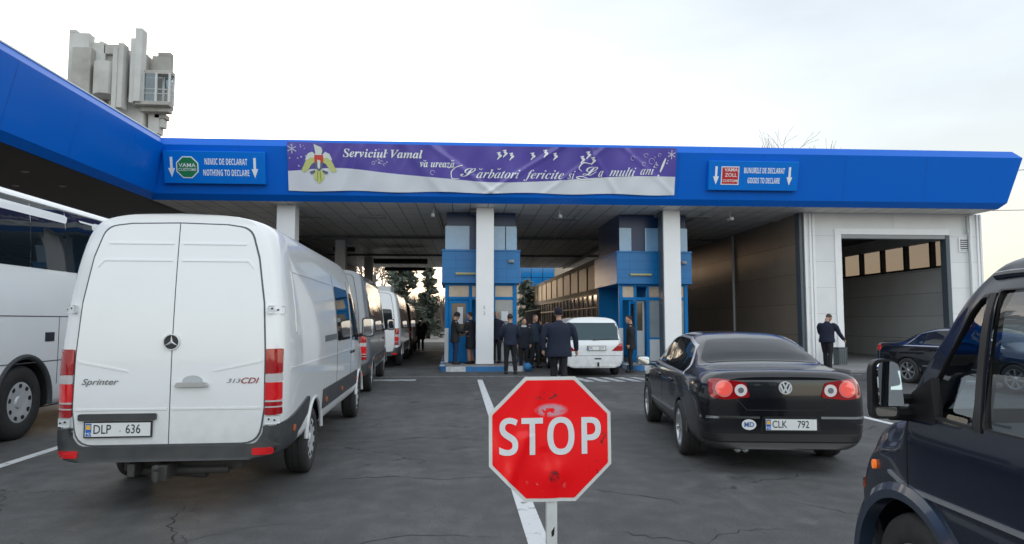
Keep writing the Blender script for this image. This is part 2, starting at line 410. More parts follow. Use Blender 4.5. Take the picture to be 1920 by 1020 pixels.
def wheel(parent, x, y, r=.32, w_=.21, style='cover', rimr=.62, lean=0.):
    s = 1 if x > 0 else -1; h = w_ / 2
    t = MB(); rr = r * rimr
    prof = [(rr * .97, -h * .9), (rr * 1.02, -h), (r * .86, -h * 1.03), (r * .965, -h * .88), (r, -h * .62), (r, -h * .32), (r * .975, -h * .3), (r * .975, -h * .24), (r, -h * .22),
            (r, h * .22), (r * .975, h * .24), (r * .975, h * .3), (r, h * .32), (r, h * .62), (r * .965, h * .88), (r * .86, h * 1.03), (rr * 1.02, h), (rr * .97, h * .9)]
    t.lathe([(a, b) for a, b in prof], 40, 'x', close=True)
    o = t.build('wheel', TYRE(), parent, (x, y, r), lean, ang=50)
    m = MB(); f = s * h
    if style == 'cover':
        m.lathe([(0, f * .95), (rr * .25, f * .95), (rr * .3, f * .8), (rr * .62, f * .88), (rr * .9, f * .95), (rr * 1.02, f * .9), (rr, f * .5)], 40, 'x')
        for k in range(9):
            a = 2 * math.pi * k / 9; M = Matrix.Rotation(a, 4, 'X')
            m.prism(rpoly([(-rr * .09, rr * .7), (rr * .09, rr * .7), (rr * .12, rr * .88), (-rr * .12, rr * .88)], rr * .05), 'yz', f * .8, f * .965, 1, M)
    elif style == 'steel':
        m.lathe([(0, f * .2), (rr * .22, f * .2), (rr * .26, f * .05), (rr * .55, f * .3), (rr * .8, f * .1), (rr * .86, f * .75), (rr * 1.02, f * .95)], 40, 'x')
    else:
        m.lathe([(0, f * .1), (rr * .95, f * .05), (rr * .96, f * .3)], 36, 'x', mi=1)
        m.lathe([(rr * .86, f * .6), (rr * .9, f * .88), (rr * 1.02, f * .94), (rr, f * .3)], 40, 'x')
        m.lathe([(0, f * .86), (rr * .14, f * .86), (rr * .24, f * .7), (rr * .24, f * .2)], 24, 'x')
        N = 7 if style == 'alloy' else 10
        for k in range(N):
            a = 2 * math.pi * k / N; M = Matrix.Rotation(a, 4, 'X')
            m.add([(f * .15, -rr * .09, rr * .15), (f * .15, rr * .09, rr * .15), (f * .15, rr * .13, rr * .92), (f * .15, -rr * .13, rr * .92),
                   (f * .8, -rr * .06, rr * .15), (f * .8, rr * .06, rr * .15), (f * .86, rr * .1, rr * .92), (f * .86, -rr * .1, rr * .92)],
                  [(0, 3, 2, 1), (4, 5, 6, 7), (0, 1, 5, 4), (1, 2, 6, 5), (2, 3, 7, 6), (3, 0, 4, 7)], 0, M)
    m.build('rim', [mat('wheel_cover', (.58, .6, .62), .35, metal=.15, coat=.3, var=.3, vscale=9) if style == 'cover' else SILVER(), UNDER()], o, ang=40)
    return o

def mirror_unit(parent, x, y, z, wd=.16, ht=.2, dp=.12, body=None, arm=None, both=None):
    """door mirror whose glass looks back along -y"""
    m = MB(); n = 6
    m.prism(rpoly([(x - wd / 2, z - ht / 2), (x + wd / 2, z - ht / 2), (x + wd / 2, z + ht / 2), (x - wd / 2, z + ht / 2)], min(wd, ht) * .28, 4), 'xz', y, y + dp)
    s = 1 if x > 0 else -1
    ax = x - s * (wd / 2 + .1)
    m.tube([(ax, y + dp * .7, z - ht * .45), (x - s * wd * .3, y + dp * .6, z - ht * .35)], .025, 8)
    o = m.build('mirror', body or PLASTIC(), parent, bev=.012)
    g = MB()
    g.prism(rpoly([(x - wd * .42, z - ht * .42), (x + wd * .42, z - ht * .42), (x + wd * .42, z + ht * .42), (x - wd * .42, z + ht * .42)], min(wd, ht) * .22, 4), 'xz', y - .004, y + .006)
    g.build('mirror_glass', mat('mirror_glass', (.75, .8, .85), .02, metal=1.), o)
    return o

def plate(parent, c, w_, h_, text, mode_y, rx=0., big=True, label=None, txtsize=None, blue=True):
    """registration plate facing -y at c"""
    m = MB(); m.box(-w_ / 2 - .012, w_ / 2 + .012, 0, .012, -h_ / 2 - .012, h_ / 2 + .012, 1); m.box(-w_ / 2, w_ / 2, -.003, .004, -h_ / 2, h_ / 2, 0)
    if blue:
        m.box(-w_ / 2 + .004, -w_ / 2 + .05, -.0045, 0, -h_ / 2 + .004, h_ / 2 - .004, 2)
        m.box(-w_ / 2 + .01, -w_ / 2 + .044, -.006, 0, h_ * .02, h_ * .36, 3)
        add_text(m, 'MD', Matrix.Translation((-w_ / 2 + .027, -.0065, -h_ * .3)), 4, size=.032)
    o = m.build('number_plate', [PLATE(), LETB(), PLBLUE(), mat('plate_flag', (.75, .45, .05), .4), LETW()], parent, c, rot=(rx, 0, 0))
    if text:
        t = MB(); x0 = -w_ / 2 + .062
        a, b = text
        kw = dict(size=txtsize or h_ * .95, bold=.004, align='LEFT', wide=.78)
        add_text(t, a, Matrix.Translation((x0, -.005, 0)), 0, **kw)
        if not big: t.build('lettering', LETB(), o); t = MB()
        add_text(t, b, Matrix.Translation((x0 + (w_ - .06) * .56, -.005, 0)), 0, **kw)
        if big: t.prism(circ((x0 + (w_ - .06) * .47, -h_ * .12), h_ * .08, 12), 'xz', -.005, 0, 1)
        t.build('lettering', [LETB(), mat('plate_seal', (.5, .53, .55), .4)], o)
    return o
# ============================================================ THE SETTING
def asphalt():
    m = bpy.data.materials.new('asphalt'); m.use_nodes = True; n = m.node_tree; b = n.nodes['Principled BSDF']; L = n.links.new
    N = n.nodes.new; tc = N('ShaderNodeTexCoord')
    def noise(s, d=6, src=None, ro=.6):
        z = N('ShaderNodeTexNoise'); z.inputs['Scale'].default_value = s; z.inputs['Detail'].default_value = d; z.inputs['Roughness'].default_value = ro
        L(src or tc.outputs['Object'], z.inputs['Vector']); return z
    def rng(src, a, b_, c=0., d=1.):
        r = N('ShaderNodeMapRange'); r.inputs[1].default_value = a; r.inputs[2].default_value = b_; r.inputs[3].default_value = c; r.inputs[4].default_value = d
        L(src, r.inputs[0]); return r.outputs[0]
    def mix(f, a, b_):
        x = N('ShaderNodeMix'); x.data_type = 'RGBA'; L(f, x.inputs['Factor'])
        for k, v in (('A', a), ('B', b_)):
            if isinstance(v, tuple): x.inputs[k].default_value = (*v, 1)
            else: L(v, x.inputs[k])
        return x.outputs['Result']
    def math_(op, a, b_):
        x = N('ShaderNodeMath'); x.operation = op
        for i, v in enumerate((a, b_)):
            if isinstance(v, (int, float)): x.inputs[i].default_value = v
            else: L(v, x.inputs[i])
        return x.outputs[0]
    mp = N('ShaderNodeMapping'); mp.inputs['Scale'].default_value = (1.3, .16, 1); L(tc.outputs['Object'], mp.inputs[0])
    c = mix(rng(noise(.33, 7, None, .65).outputs['Fac'], .43, .57), (.072, .073, .074), (.135, .136, .135))
    c = mix(rng(noise(1.1, 8, mp.outputs[0], .7).outputs['Fac'], .40, .66, 0, .85), c, (.036, .037, .038))       # tyre-worn streaks along the lanes
    c = mix(rng(noise(3.2, 8, None, .75).outputs['Fac'], .56, .74, 0, .6), c, (.17, .17, .167))
    c = mix(rng(noise(85, 5, None, .75).outputs['Fac'], .4, .72, 0, .75), c, (.24, .24, .235))      # pale stones in the aggregate
    c = mix(rng(noise(60, 6, None, .8).outputs['Fac'], .52, .7, 0, .85), c, (.03, .03, .032))
    c = mix(rng(noise(9, 10, None, .85).outputs['Fac'], .5, .64, 0, .7), c, (.045, .046, .047))
    c = mix(rng(noise(4.5, 10, None, .8).outputs['Fac'], .44, .6, .5, 0), c, (.04, .041, .042))
    # oil drips
    v = N('ShaderNodeTexVoronoi'); v.inputs['Scale'].default_value = .9; L(tc.outputs['Object'], v.inputs['Vector'])
    c = mix(math_('MULTIPLY', rng(v.outputs['Distance'], .02, .16, 1, 0), rng(noise(.5, 2).outputs['Fac'], .5, .6)), c, (.022, .023, .025))
    c = mix(math_('MULTIPLY', rng(noise(.9, 7, None, .7).outputs['Fac'], .57, .66), .55), c, (.15, .152, .15))
    # long wandering cracks
    ds = noise(2.2, 9, None, .7); av = N('ShaderNodeVectorMath'); av.operation = 'MULTIPLY_ADD'; av.inputs[1].default_value = (.55, .55, 0)
    L(ds.outputs['Color'], av.inputs[0]); L(tc.outputs['Object'], av.inputs[2])
    cr = N('ShaderNodeTexVoronoi'); cr.feature = 'DISTANCE_TO_EDGE'; cr.inputs['Scale'].default_value = .36; L(av.outputs[0], cr.inputs['Vector'])
    wid = rng(noise(2.3, 3).outputs['Fac'], .42, .8, .0, .008)
    crack = math_('MULTIPLY', math_('LESS_THAN', cr.outputs['Distance'], wid), rng(noise(.45, 2).outputs['Fac'], .50, .56))
    c = mix(math_('MULTIPLY', crack, .85), c, (.016, .016, .017))
    L(c, b.inputs['Base Color'])
    L(rng(noise(.8, 5).outputs['Fac'], .3, .7, .55, .82), b.inputs['Roughness']); b.inputs['Specular IOR Level'].default_value = .4
    h = math_('SUBTRACT', math_('MULTIPLY', noise(170, 2).outputs['Fac'], .5), math_('MULTIPLY', crack, 2.))
    bp = N('ShaderNodeBump'); bp.inputs['Strength'].default_value = .7; bp.inputs['Distance'].default_value = .012
    L(h, bp.inputs['Height']); L(bp.outputs[0], b.inputs['Normal'])
    return m
ASPH = asphalt()
g = MB(); g.add([(-1500, -1500, 0), (1500, -1500, 0), (1500, 1500, 0), (-1500, 1500, 0)], [(0, 1, 2, 3)])
struct(g.build('ground', ASPH))

def worn_paint(name, col, keep=.5):
    m = bpy.data.materials.new(name); m.use_nodes = True; n = m.node_tree; b = n.nodes['Principled BSDF']; L = n.links.new
    tc = n.nodes.new('ShaderNodeTexCoord'); a = n.nodes.new('ShaderNodeTexNoise'); a.inputs['Scale'].default_value = 7; a.inputs['Detail'].default_value = 10; a.inputs['Roughness'].default_value = .75
    L(tc.outputs['Object'], a.inputs['Vector'])
    r = n.nodes.new('ShaderNodeMapRange'); r.inputs[1].default_value = keep; r.inputs[2].default_value = keep + .09; L(a.outputs['Fac'], r.inputs[0])
    x = n.nodes.new('ShaderNodeMix'); x.data_type = 'RGBA'; x.inputs['A'].default_value = (*col, 1); x.inputs['B'].default_value = (.09, .095, .1, 1)
    L(r.outputs[0], x.inputs['Factor']); L(x.outputs['Result'], b.inputs['Base Color']); b.inputs['Roughness'].default_value = .7
    return m
WL = worn_paint('white_road_paint', (.62, .63, .64), .56); WL2 = worn_paint('worn_road_paint', (.45, .47, .48), .5)
def marking(poly, m=WL, z=.004):
    q = MB(); q.add([(x, y, z) for x, y in poly], [tuple(range(len(poly)))]); struct(q.build('road_marking', m))
marking([(.53, 3.2), (.69, 3.2), (.80, 18.8), (.66, 18.8)])
marking([(-5.02, -3), (-4.89, -3), (-4.93, 17), (-5.06, 17)])
marking([(6.72, 4), (6.85, 4), (6.93, 17.5), (6.80, 17.5)])
for k in range(9): marking([(3.5 + k * .42, 17.9), (3.75 + k * .42, 17.9), (3.55 + k * .42, 19.3), (3.3 + k * .42, 19.3)], WL2)
marking([(-2.6, 18.6), (-1.0, 18.6), (-1.0, 19.1), (-2.6, 19.1)], WL2)
marking([(-4.6, 19.9), (12.3, 19.55), (12.3, 19.65), (-4.6, 20.0)], WL2)
marking([(12.8, 17.2), (18.5, 16.3), (18.5, 16.5), (12.8, 17.4)], WL2)
marking([(11.4, 16.0), (14.5, 15.0), (14.5, 15.2), (11.4, 16.2)], WL2)
marking([(12.2, 18.4), (13.4, 18.1), (13.4, 18.4), (12.2, 18.7)], mat('red_road_paint', (.4, .06, .05), .7, var=.9, vscale=8, dark=(.1, .09, .09)))
a = MB(); a.box(12.3, 24, 20.4, 40, -.2, .1)
struct(a.build('pavement', mat('pale_concrete', (.3, .3, .295), .8, var=.6, vscale=.8, bump=.1, bscale=60), bev=.03))
a = MB(); a.add([(-60, 52, .008), (60, 52, .008), (60, 63, .008), (-60, 63, .008)], [(0, 1, 2, 3)])
struct(a.build('road', mat('pale_frosted_road', (.4, .37, .34), .7, var=.5, vscale=.5)))

# cracks in the asphalt, thin wandering ribbons filled with dirt
def crack(pts, w0=.011, seed=1):
    rr = random.Random(seed); P = [Vector((x, y)) for x, y in pts]; L_ = []
    for i in range(len(P) - 1):
        n = max(3, int((P[i + 1] - P[i]).length / .07)); d = (P[i + 1] - P[i]).normalized(); nn = Vector((-d.y, d.x))
        L_ += [P[i].lerp(P[i + 1], k / n) + nn * rr.gauss(0, .022) for k in range(n)]
    q = MB(); vs = []
    for i, p in enumerate(L_):
        d = (L_[min(i + 1, len(L_) - 1)] - L_[max(i - 1, 0)]).normalized(); nn = Vector((-d.y, d.x)); w_ = w0 * (.25 + .9 * rr.random()) * min(1, 4 * min(i, len(L_) - 1 - i) / len(L_) + .1)
        vs += [(p.x + nn.x * w_, p.y + nn.y * w_, .0025), (p.x - nn.x * w_, p.y - nn.y * w_, .0025)]
    q.add(vs, [(2 * i, 2 * i + 1, 2 * i + 3, 2 * i + 2) for i in range(len(L_) - 1)])
    struct(q.build('road_crack', mat('crack_dirt', (.022, .022, .022), .95)))
for i, (pts, w0) in enumerate(((((-1.9, 4.5), (-2.0, 5.2), (-2.25, 5.9), (-2.3, 6.4)), .013), (((-2.0, 5.2), (-1.6, 5.6), (-1.2, 5.7)), .007), (((-1.3, 7.15), (-.6, 7.25), (-.1, 7.1), (.55, 7.2)), .012),
        (((.95, 6.6), (1.3, 6.55), (1.7, 6.3), (2.1, 5.9)), .010), (((1.2, 5.3), (1.5, 5.1), (1.75, 4.9), (1.95, 4.4)), .012), (((1.75, 4.9), (2.2, 5.2), (2.7, 5.15)), .007),
        (((-3.2, 5.4), (-2.7, 5.1), (-2.0, 5.2)), .008), (((-1.4, 9.2), (-.4, 9.6), (.5, 9.3)), .014), (((.9, 9.0), (1.6, 9.5), (2.4, 9.3)), .012), (((-1.0, 12.5), (.0, 13.3), (.6, 12.9)), .018), (((1.0, 12.0), (2.1, 12.6), (2.9, 12.2)), .018),
        (((5.2, 9.0), (5.6, 10.2), (5.3, 11.4), (5.9, 12.6)), .016), (((-.9, 5.0), (-.3, 5.3), (.45, 5.15)), .008), (((-4.2, 7.0), (-3.7, 6.0), (-3.9, 5.2)), .010), (((3.0, 6.0), (3.4, 5.4), (3.2, 4.8)), .009))):
    crack(pts, w0 * .62, i + 1)

# ------------------------------------------------------------ hills on the horizon
def hills():
    m = MB(); n = 150; vs = []; fs = []
    for i in range(n):
        a = 2 * math.pi * i / n
        az = math.degrees(a)
        az = az if az <= 180 else az - 360
        base = 6 + 5 * math.sin(3 * a + 1) + 3.5 * math.sin(7 * a) + 1.6 * math.sin(17 * a + 2)
        base += 19 * math.exp(-((az - 40.3) / 2.6) ** 2) + 11 * math.exp(-((az - 52) / 14) ** 2)
        base = max(base, 4)
        for (r, h) in ((380, -1), (410, base * .35), (440, base * .75), (480, base), (560, base * .9), (700, -2)):
            q = 1 + .06 * rnd.random()
            vs.append((math.sin(a) * r * q, math.cos(a) * r * q, h * (1 + .08 * (rnd.random() - .5))))
    for i in range(n):
        j = (i + 1) % n
        for k in range(5): fs.append((i * 6 + k, j * 6 + k, j * 6 + k + 1, i * 6 + k + 1))
    m.add(vs, fs)
    struct(m.build('hills', mat('bare_wooded_hill', (.105, .085, .085), .95, var=.8, vscale=.06, dark=(.06, .052, .055))))
hills()

# ------------------------------------------------------------ the canopy
CX, CY, CR = -9.66, 22.6, R(-1.2)
def cl(X, Y):
    dx, dy = X - CX, Y - CY; c, s = math.cos(-CR), math.sin(-CR)
    return (dx * c - dy * s, dx * s + dy * c)
canopy = thing('border_canopy', 'long flat checkpoint canopy with glossy bright blue fascia on square white pillars', 'canopy', (CX, CY, 0), CR)
LX = 28.52
PATH = [(0, -20), (0, 0), (LX, 0), (LX, 27)]
OFF = [(0, 5.48), (.19, 5.665), (.54, 7.165), (.34, 7.43), (-.5, 7.44)]
def off_pt(i, o):
    sgn = [(o, 0), (o, -o), (o, -o), (o, 0)][i]
    return (PATH[i][0] + sgn[0], PATH[i][1] + sgn[1])
def fascia(name, i, m):
    q = MB(); A = []; n = 14
    for (o, z) in OFF:
        p0 = off_pt(i, o); p1 = off_pt(i + 1, o)
        A.append([(p0[0] + (p1[0] - p0[0]) * k / n, p0[1] + (p1[1] - p0[1]) * k / n, z) for k in range(n + 1)])
    vs = [p for r in A for p in r]; fs = []
    for r in range(len(OFF) - 1):
        fs += [(r * (n + 1) + k, r * (n + 1) + k + 1, (r + 1) * (n + 1) + k + 1, (r + 1) * (n + 1) + k) for k in range(n)]
    q.add(vs, fs); return q.build(name, m, canopy, ang=10)
for i in range(3): fascia('fascia', i, FBLUE())
# seams between the fascia sheets
q = MB()
for k in range(1, 10):
    x = LX * k / 10
    q.add([(x - .004, -.196, 5.665), (x + .004, -.196, 5.665), (x + .004, -.546, 7.165), (x - .004, -.546, 7.165)], [(0, 1, 2, 3)])
for k in range(1, 8):
    y = -20 * k / 8
    q.add([(.196, y - .004, 5.665), (.196, y + .004, 5.665), (.546, y + .004, 7.165), (.546, y - .004, 7.165)], [(0, 1, 2, 3)])
build_each(q, 'fascia_seam', mat('seam_blue', (.002, .045, .28), .5), canopy)
q = MB(); q.box(.10, .36, -20, -.34, 7.432, 7.47); q.build('edge_flashing', mat('pale_flashing', (.55, .6, .66), .3, metal=.3), canopy)
SOFF = tile_mat('soffit_panels', (.80, .77, .73), (.74, .71, .68), (.2, .19, .18), 1.2, .6, .42, .1, .018, 'yx', 0., .3)
q = MB(); q.box(-.1, LX, .02, 27, 5.475, 5.6); q.build('soffit', SOFF, canopy)
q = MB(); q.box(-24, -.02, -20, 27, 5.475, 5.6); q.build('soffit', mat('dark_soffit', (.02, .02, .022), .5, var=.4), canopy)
q = MB(); q.box(-24, LX - .3, .3, 27, 7.2, 7.4); q.box(-24, -.3, -20, .3, 7.2, 7.4); q.build('roof', mat('roof_felt', (.2, .2, .2), .9), canopy)
# beams, lamps and ducts under the soffit
q = MB()
for y in (9.0, 17.5): q.box(-.1, LX - 1, y, y + .2, 5.38, 5.474)
for x in (10.2, 16.9): q.box(x, x + .2, 1.0, 26.5, 5.36, 5.47)
build_each(q, 'beam', mat('dark_beam', (.2, .2, .2), .5, var=.3), canopy, bev=.01)
q = MB(); q.box(5.0, 7.9, 15, 15.5, 4.75, 5.0); q.box(5.2, 7.6, 18.4, 18.8, 4.6, 4.8); q.box(3.6, 4.6, 11, 11.4, 5.0, 5.19); build_each(q, 'duct', UNDER(), canopy, bev=.02)
for (x, y) in ((4.2, 3), (6.6, 3), (11.5, 2.5), (13.8, 3), (18.6, 2.2), (22, 3), (25, 3)):
    q = MB(); q.prism(rpoly([(x - .5, y - .2), (x + .5, y - .2), (x + .5, y + .2), (x - .5, y + .2)], .06), 'xy', 5.42, 5.474)
    q.build('ceiling_lamp', mat('lamp_diffuser', (.4, .4, .38), .4), canopy, bev=.01)
for k in range(14):
    x = -1.3 - 1.5 * (k % 3) - .3 * rnd.random(); y = -2.2 - 1.75 * (k // 2) * 1.1
    q = MB(); q.lathe([(0, 5.45), (.07, 5.45), (.1, 5.474)], 12, 'z', (x, y, 0)); q.build('spot_lamp', mat('lamp_diffuser', (.4, .4, .38), .4), canopy)
# cameras, cables and conduits under the canopy
for X, Y in ((-.7, 23.0), (3.6, 22.9), (9.6, 22.9)):
    x, y = cl(X, Y); q = MB(); q.tube([(x, y, 5.47), (x, y, 5.2)], .02, 6); q.box(x - .06, x + .06, y - .2, y + .12, 5.08, 5.2); q.tube([(x, y - .2, 5.14), (x, y - .23, 5.14)], .045, 10); q.build('camera', mat('camera_grey', (.35, .36, .37), .4), canopy, bev=.01)
q = MB()
for X in (-.6, 4.4, 8.9):
    x, y = cl(X, 23.0); q.tube([(x, y, 5.43), (x + .1, y + 8, 5.43), (x + .1, y + 20, 5.43)], .025, 6)
build_each(q, 'conduit', mat('pipe_grey', (.4, .42, .43), .4), canopy)
PW = mat('pillar_white', (.86, .87, .88), .5, var=.14, vscale=1.5, dark=(.62, .62, .6), bump=.06, bscale=3)
def pillar(X, Y, z0=0., wd=.6):
    x, y = cl(X, Y); q = MB()
    q.box(x - wd / 2, x + wd / 2, y, y + wd, z0, 5.474)
    q.box(x - wd / 2 - .006, x + wd / 2 + .006, y - .006, y + wd + .006, z0, z0 + .12)
    return q.build('pillar', PW, canopy, bev=.015)
for X, z0 in ((-5.58, 0.), (1.06, .15), (7.58, .15)): pillar(X, 23.1, z0)
x, y = cl(7.58, 23.1); q = MB(); q.box(x - .335, x - .308, y + .04, y + .56, .15, 5.46); q.build('pillar_shade_strip', mat('slate_steel_and_shade', (.075, .10, .12), .45), canopy)  # added dark box stands for the pillar's shaded left face
x, y = cl(1.06, 23.1); q = MB(); add_text(q, '5', Matrix.Translation((x - .02, y - .012, 2.05)), 0, size=.16); add_text(q, '2', Matrix.Translation((x - .02, y - .012, 1.86)), 0, size=.16); q.build('stencil', mat('stencil_grey', (.3, .31, .33), .6), canopy)
for X, Y in ((-5.4, 33), (-5.3, 43), (-8.6, 27.5), (1.3, 42)): pillar(X, Y, 0, .5)
# left-hand side wall of the first lane, in the dark
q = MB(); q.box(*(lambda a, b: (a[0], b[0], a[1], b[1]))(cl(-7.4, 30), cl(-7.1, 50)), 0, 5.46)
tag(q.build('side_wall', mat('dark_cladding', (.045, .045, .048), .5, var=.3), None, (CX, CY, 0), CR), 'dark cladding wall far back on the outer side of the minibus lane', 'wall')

# ------------------------------------------------------------ kerb islands
KB = mat('kerb_blue', (.03, .2, .48), .55, var=.5, vscale=6, dark=(.03, .12, .26)); KW = mat('kerb_white', (.62, .64, .65), .6, var=.5, vscale=5)
def island(x0, x1, y0, y1, label, seed):
    t = thing('traffic_island', label, 'kerb island', ((x0 + x1) / 2, y0, 0), 0, 'striped kerb islands')
    cx = (x0 + x1) / 2
    P = rpoly([(x0 - cx, 0, .45), (x1 - cx, 0, .45), (x1 - cx, y1 - y0, .2), (x0 - cx, y1 - y0, .2)], .4, 6)
    q = MB(); q.prism(P, 'xy', .0, .135, 0); q.build('paving', mat('pale_concrete', (.3, .3, .295), .8), t)
    # kerb stones around the rim, blue and white in turn
    L_ = []; n = len(P)
    for i in range(n):
        a, b = Vector(P[i]), Vector(P[(i + 1) % n]); k = max(1, int((b - a).length / .12))
        for j in range(k): L_.append(a.lerp(b, j / k))
    k = MB(); d = 0.; i = 0; N = len(L_); cen = Vector((0, (y1 - y0) / 2))
    for i in range(N):
        a, b = L_[i], L_[(i + 1) % N]; e = (b - a); nrm = Vector((e.y, -e.x)).normalized()
        mi = int((d + seed) / .62) % 3; mi = 1 if mi == 1 else 0; d += e.length
        o = .02; w_ = .14
        A = a + nrm * o; B = b + nrm * o; A2 = a - nrm * w_; B2 = b - nrm * w_
        k.add([(A.x, A.y, 0), (B.x, B.y, 0), (B.x, B.y, .15), (A.x, A.y, .15), (A2.x, A2.y, .15), (B2.x, B2.y, .15)], [(0, 1, 2, 3), (3, 2, 5, 4)], mi)
    k.build('kerb', [KB, KW], t)
    return t
island(-.42, 2.55, 21.85, 30, 'blue and white kerbed island under the booth where the group of people stands', .15)
island(5.75, 8.75, 21.9, 30, 'blue and white kerbed island under the booth behind the black saloon', 0.)

# ------------------------------------------------------------ control booths
PANE = glass('booth_pane', (.55, .62, .62), .12)
def booth(X, label, second):
    t = thing('control_booth', label, 'booth', (X, 24.2, .15), 0, 'blue control booths')
    W = 1.27; D = 3.6
    f = MB()     # posts, rails
    for x in (-W, W - .13): 
        for y in (0, D - .13): f.box(x, x + .13, y, y + .13, 0 if y or second else 0, 2.8)
    f.box(-W + .13, W - .13, .02, .11, 2.2, 2.31); f.box(-W + .13, W - .13, .02, .11, 2.70, 2.8)
    for x in ((-.42, -.06, .40) if not second else (-.72, -.26, .30, .75)): f.box(x, x + .1, .015, .115, 0, 2.72)
    build_each(f, 'frame', BBLUE(), t, bev=.008)
    c = MB()     # white lower corner panels
    c.box(-W - .004, -W + .134, -.006, .12, .0, 1.2)
    if not second: c.box(W - .134, W + .004, -.006, .12, 0, 1.0)
    if second: c.box(-.155, .295, .03, .09, .02, .8); c.box(.855, W - .135, .03, .09, .02, .8)
    else: c.box(.505, W - .135, .03, .09, .02, .95)
    build_each(c, 'lower_panel', mat('panel_white', (.62, .65, .67), .4, var=.15), t, bev=.006)
    s = MB(); s.box(-W, W, D - .1, D - .02, 0, 2.8); s.box(-W + .01, -W + .07, .13, D - .13, 0, .9); s.box(W - .07, W - .01, .13, D - .13, 0, .9)
    s.build('wall', BBLUE(), t)
    b = MB(); b.box(-W - .11, W + .11, -.16, D + .1, 2.8, 3.95); b.box(-W - .13, W + .13, -.18, D + .12, 3.9, 3.97); b.box(-W - .13, W + .13, -.18, D + .12, 2.78, 2.84)
    b.build('upper_band', tile_mat('booth_band', (0., .18, .48), (0., .165, .45), (0., .08, .26), .9, .3, .35, .0, .006, 'xz'), t, bev=.01)
    u = MB(); u.box(-W + .04, W - .04, .0, D - .1, 3.97, 5.3)
    u.build('upper_core', mat('booth_core_blue', (.002, .03, .11), .3), t)
    for a, b_ in (((-W + .0, -.42), (.38, W - .42), (W - .38, W)) if not second else ((-W + .02, -.81), (-.30, .32), (1.0, W))):
        p = MB(); p.box(a, b_, -.06, -.03, 3.98, 4.82); p.build('upper_pane', mat('pale_blue_pane', (.26, .47, .70), .1, coat=.6, var=.6, vscale=1.5, dark=(.10, .28, .55)), t)
    # the panes of the window band
    sp = ((-W + .13, -.42), (-.32, -.06), (.5, W - .13)) if not second else ((-W + .13, -.72), (-.16, .30), (.85, W - .13))
    for a, b_ in sp:
        p = MB(); p.box(a + .01, b_ - .01, .05, .062, 2.31, 2.7); p.build('transom_pane', mat('sky_glow_pane', (.52, .42, .32), .25, coat=.5, var=.5, vscale=2.5, dark=(.3, .22, .15)), t)  # tan of the sky seen in the glass is put into the colour
    lo = ((.5, W - .13, .95),) if not second else ((-.16, .30, .8), (.85, W - .13, .8))
    for a, b_, z in lo:
        p = MB(); p.box(a + .01, b_ - .01, .05, .062, z, 2.2); p.build('window_pane', mat('pale_grey_pane', (.30, .34, .36), .12, coat=.6, var=.5, vscale=2.5, dark=(.16, .2, .23)), t)
        h = MB(); h.box(a + .01, b_ - .01, .03, .1, z - .01, z + .06); h.build('window_sill', BBLUE(), t)
    # doors
    if not second:
        d = MB(); x0, x1 = -W + .14, -.43
        d.box(x0, x1, .03, .08, .02, .9); d.box(x0, x0 + .1, .03, .08, .9, 2.18); d.box(x1 - .1, x1, .03, .08, .9, 2.18); d.box(x0 + .1, x1 - .1, .03, .08, 2.08, 2.18)
        do = d.build('door', BBLUE(), t, bev=.006)
        p = MB(); p.box(x0 + .1, x1 - .1, .05, .06, .9, 2.08); p.build('door_pane', mat('dim_pane', (.09, .07, .045), .08, coat=.5, var=.5, vscale=3), do)
        n = MB(); n.box(-.83, -.63, .035, .04, 1.35, 1.95); n.build('paper_notice', mat('paper', (.7, .72, .75), .7), do)
    else:
        d = MB(); d.box(0, .04, -.62, 0, .02, 1.1); d.box(0, .04, -.62, -.54, 1.1, 2.15); d.box(0, .04, -.08, 0, 1.1, 2.15); d.box(0, .04, -.54, -.08, 2.05, 2.15)
        do = d.build('door', BBLUE(), t, (-.70, .02, 0), R(-34), bev=.006)
        p = MB(); p.box(.015, .025, -.54, -.08, 1.1, 2.05); p.build('door_pane', PANE, do)
        h = MB(); h.tube([(-.05, -.55, 1.0), (-.05, -.55, 1.25)], .015); h.build('door_handle', SILVER(), do)
        d = MB(); x0, x1 = -.61, -.265
        d.box(x0, x1, .3, .35, .02, 1.1); d.box(x0, x0 + .07, .3, .35, 1.1, 2.18); d.box(x1 - .07, x1, .3, .35, 1.1, 2.18); d.box(x0 + .07, x1 - .07, .3, .35, 2.1, 2.18)
        do = d.build('inner_door', mat('panel_white', (.62, .65, .67), .4), t, bev=.006)
        p = MB(); p.box(x0 + .07, x1 - .07, .32, .33, 1.1, 2.1); p.build('door_pane', mat('dim_pane', (.09, .07, .045), .08), do)
    n = MB(); n.box(W - .55, W - .3, .008, .014, 1.45, 1.8); n.build('notice', mat('paper', (.7, .72, .75), .7), t)
    c = MB(); c.tube([(W + .02, .3, 2.8), (W + .02, .3, .1)], .018, 6); c.build('conduit', mat('pipe_grey', (.4, .42, .43), .4), t)
    c = MB(); c.box(W - .3, W - .12, -.34, -.17, 3.5, 3.6); c.tube([(W - .21, -.34, 3.55), (W - .21, -.4, 3.54)], .04, 10); c.build('camera', mat('camera_grey', (.35, .36, .37), .4), t, bev=.01)
    y = MB(); y.box(-.85, -.12, -.25, -.17, 3.08, 3.15); y.box(-.9, -.85, -.26, -.165, 3.07, 3.16)
    y.build('light_tube', mat('lamp_tube_yellow', (.5, .46, .2), .4), t, bev=.01)
    return t
booth(.97, 'blue control booth with people queuing at its door behind the middle white pillar', False)
booth(7.22, 'blue control booth with an open door beside the white minivan', True)

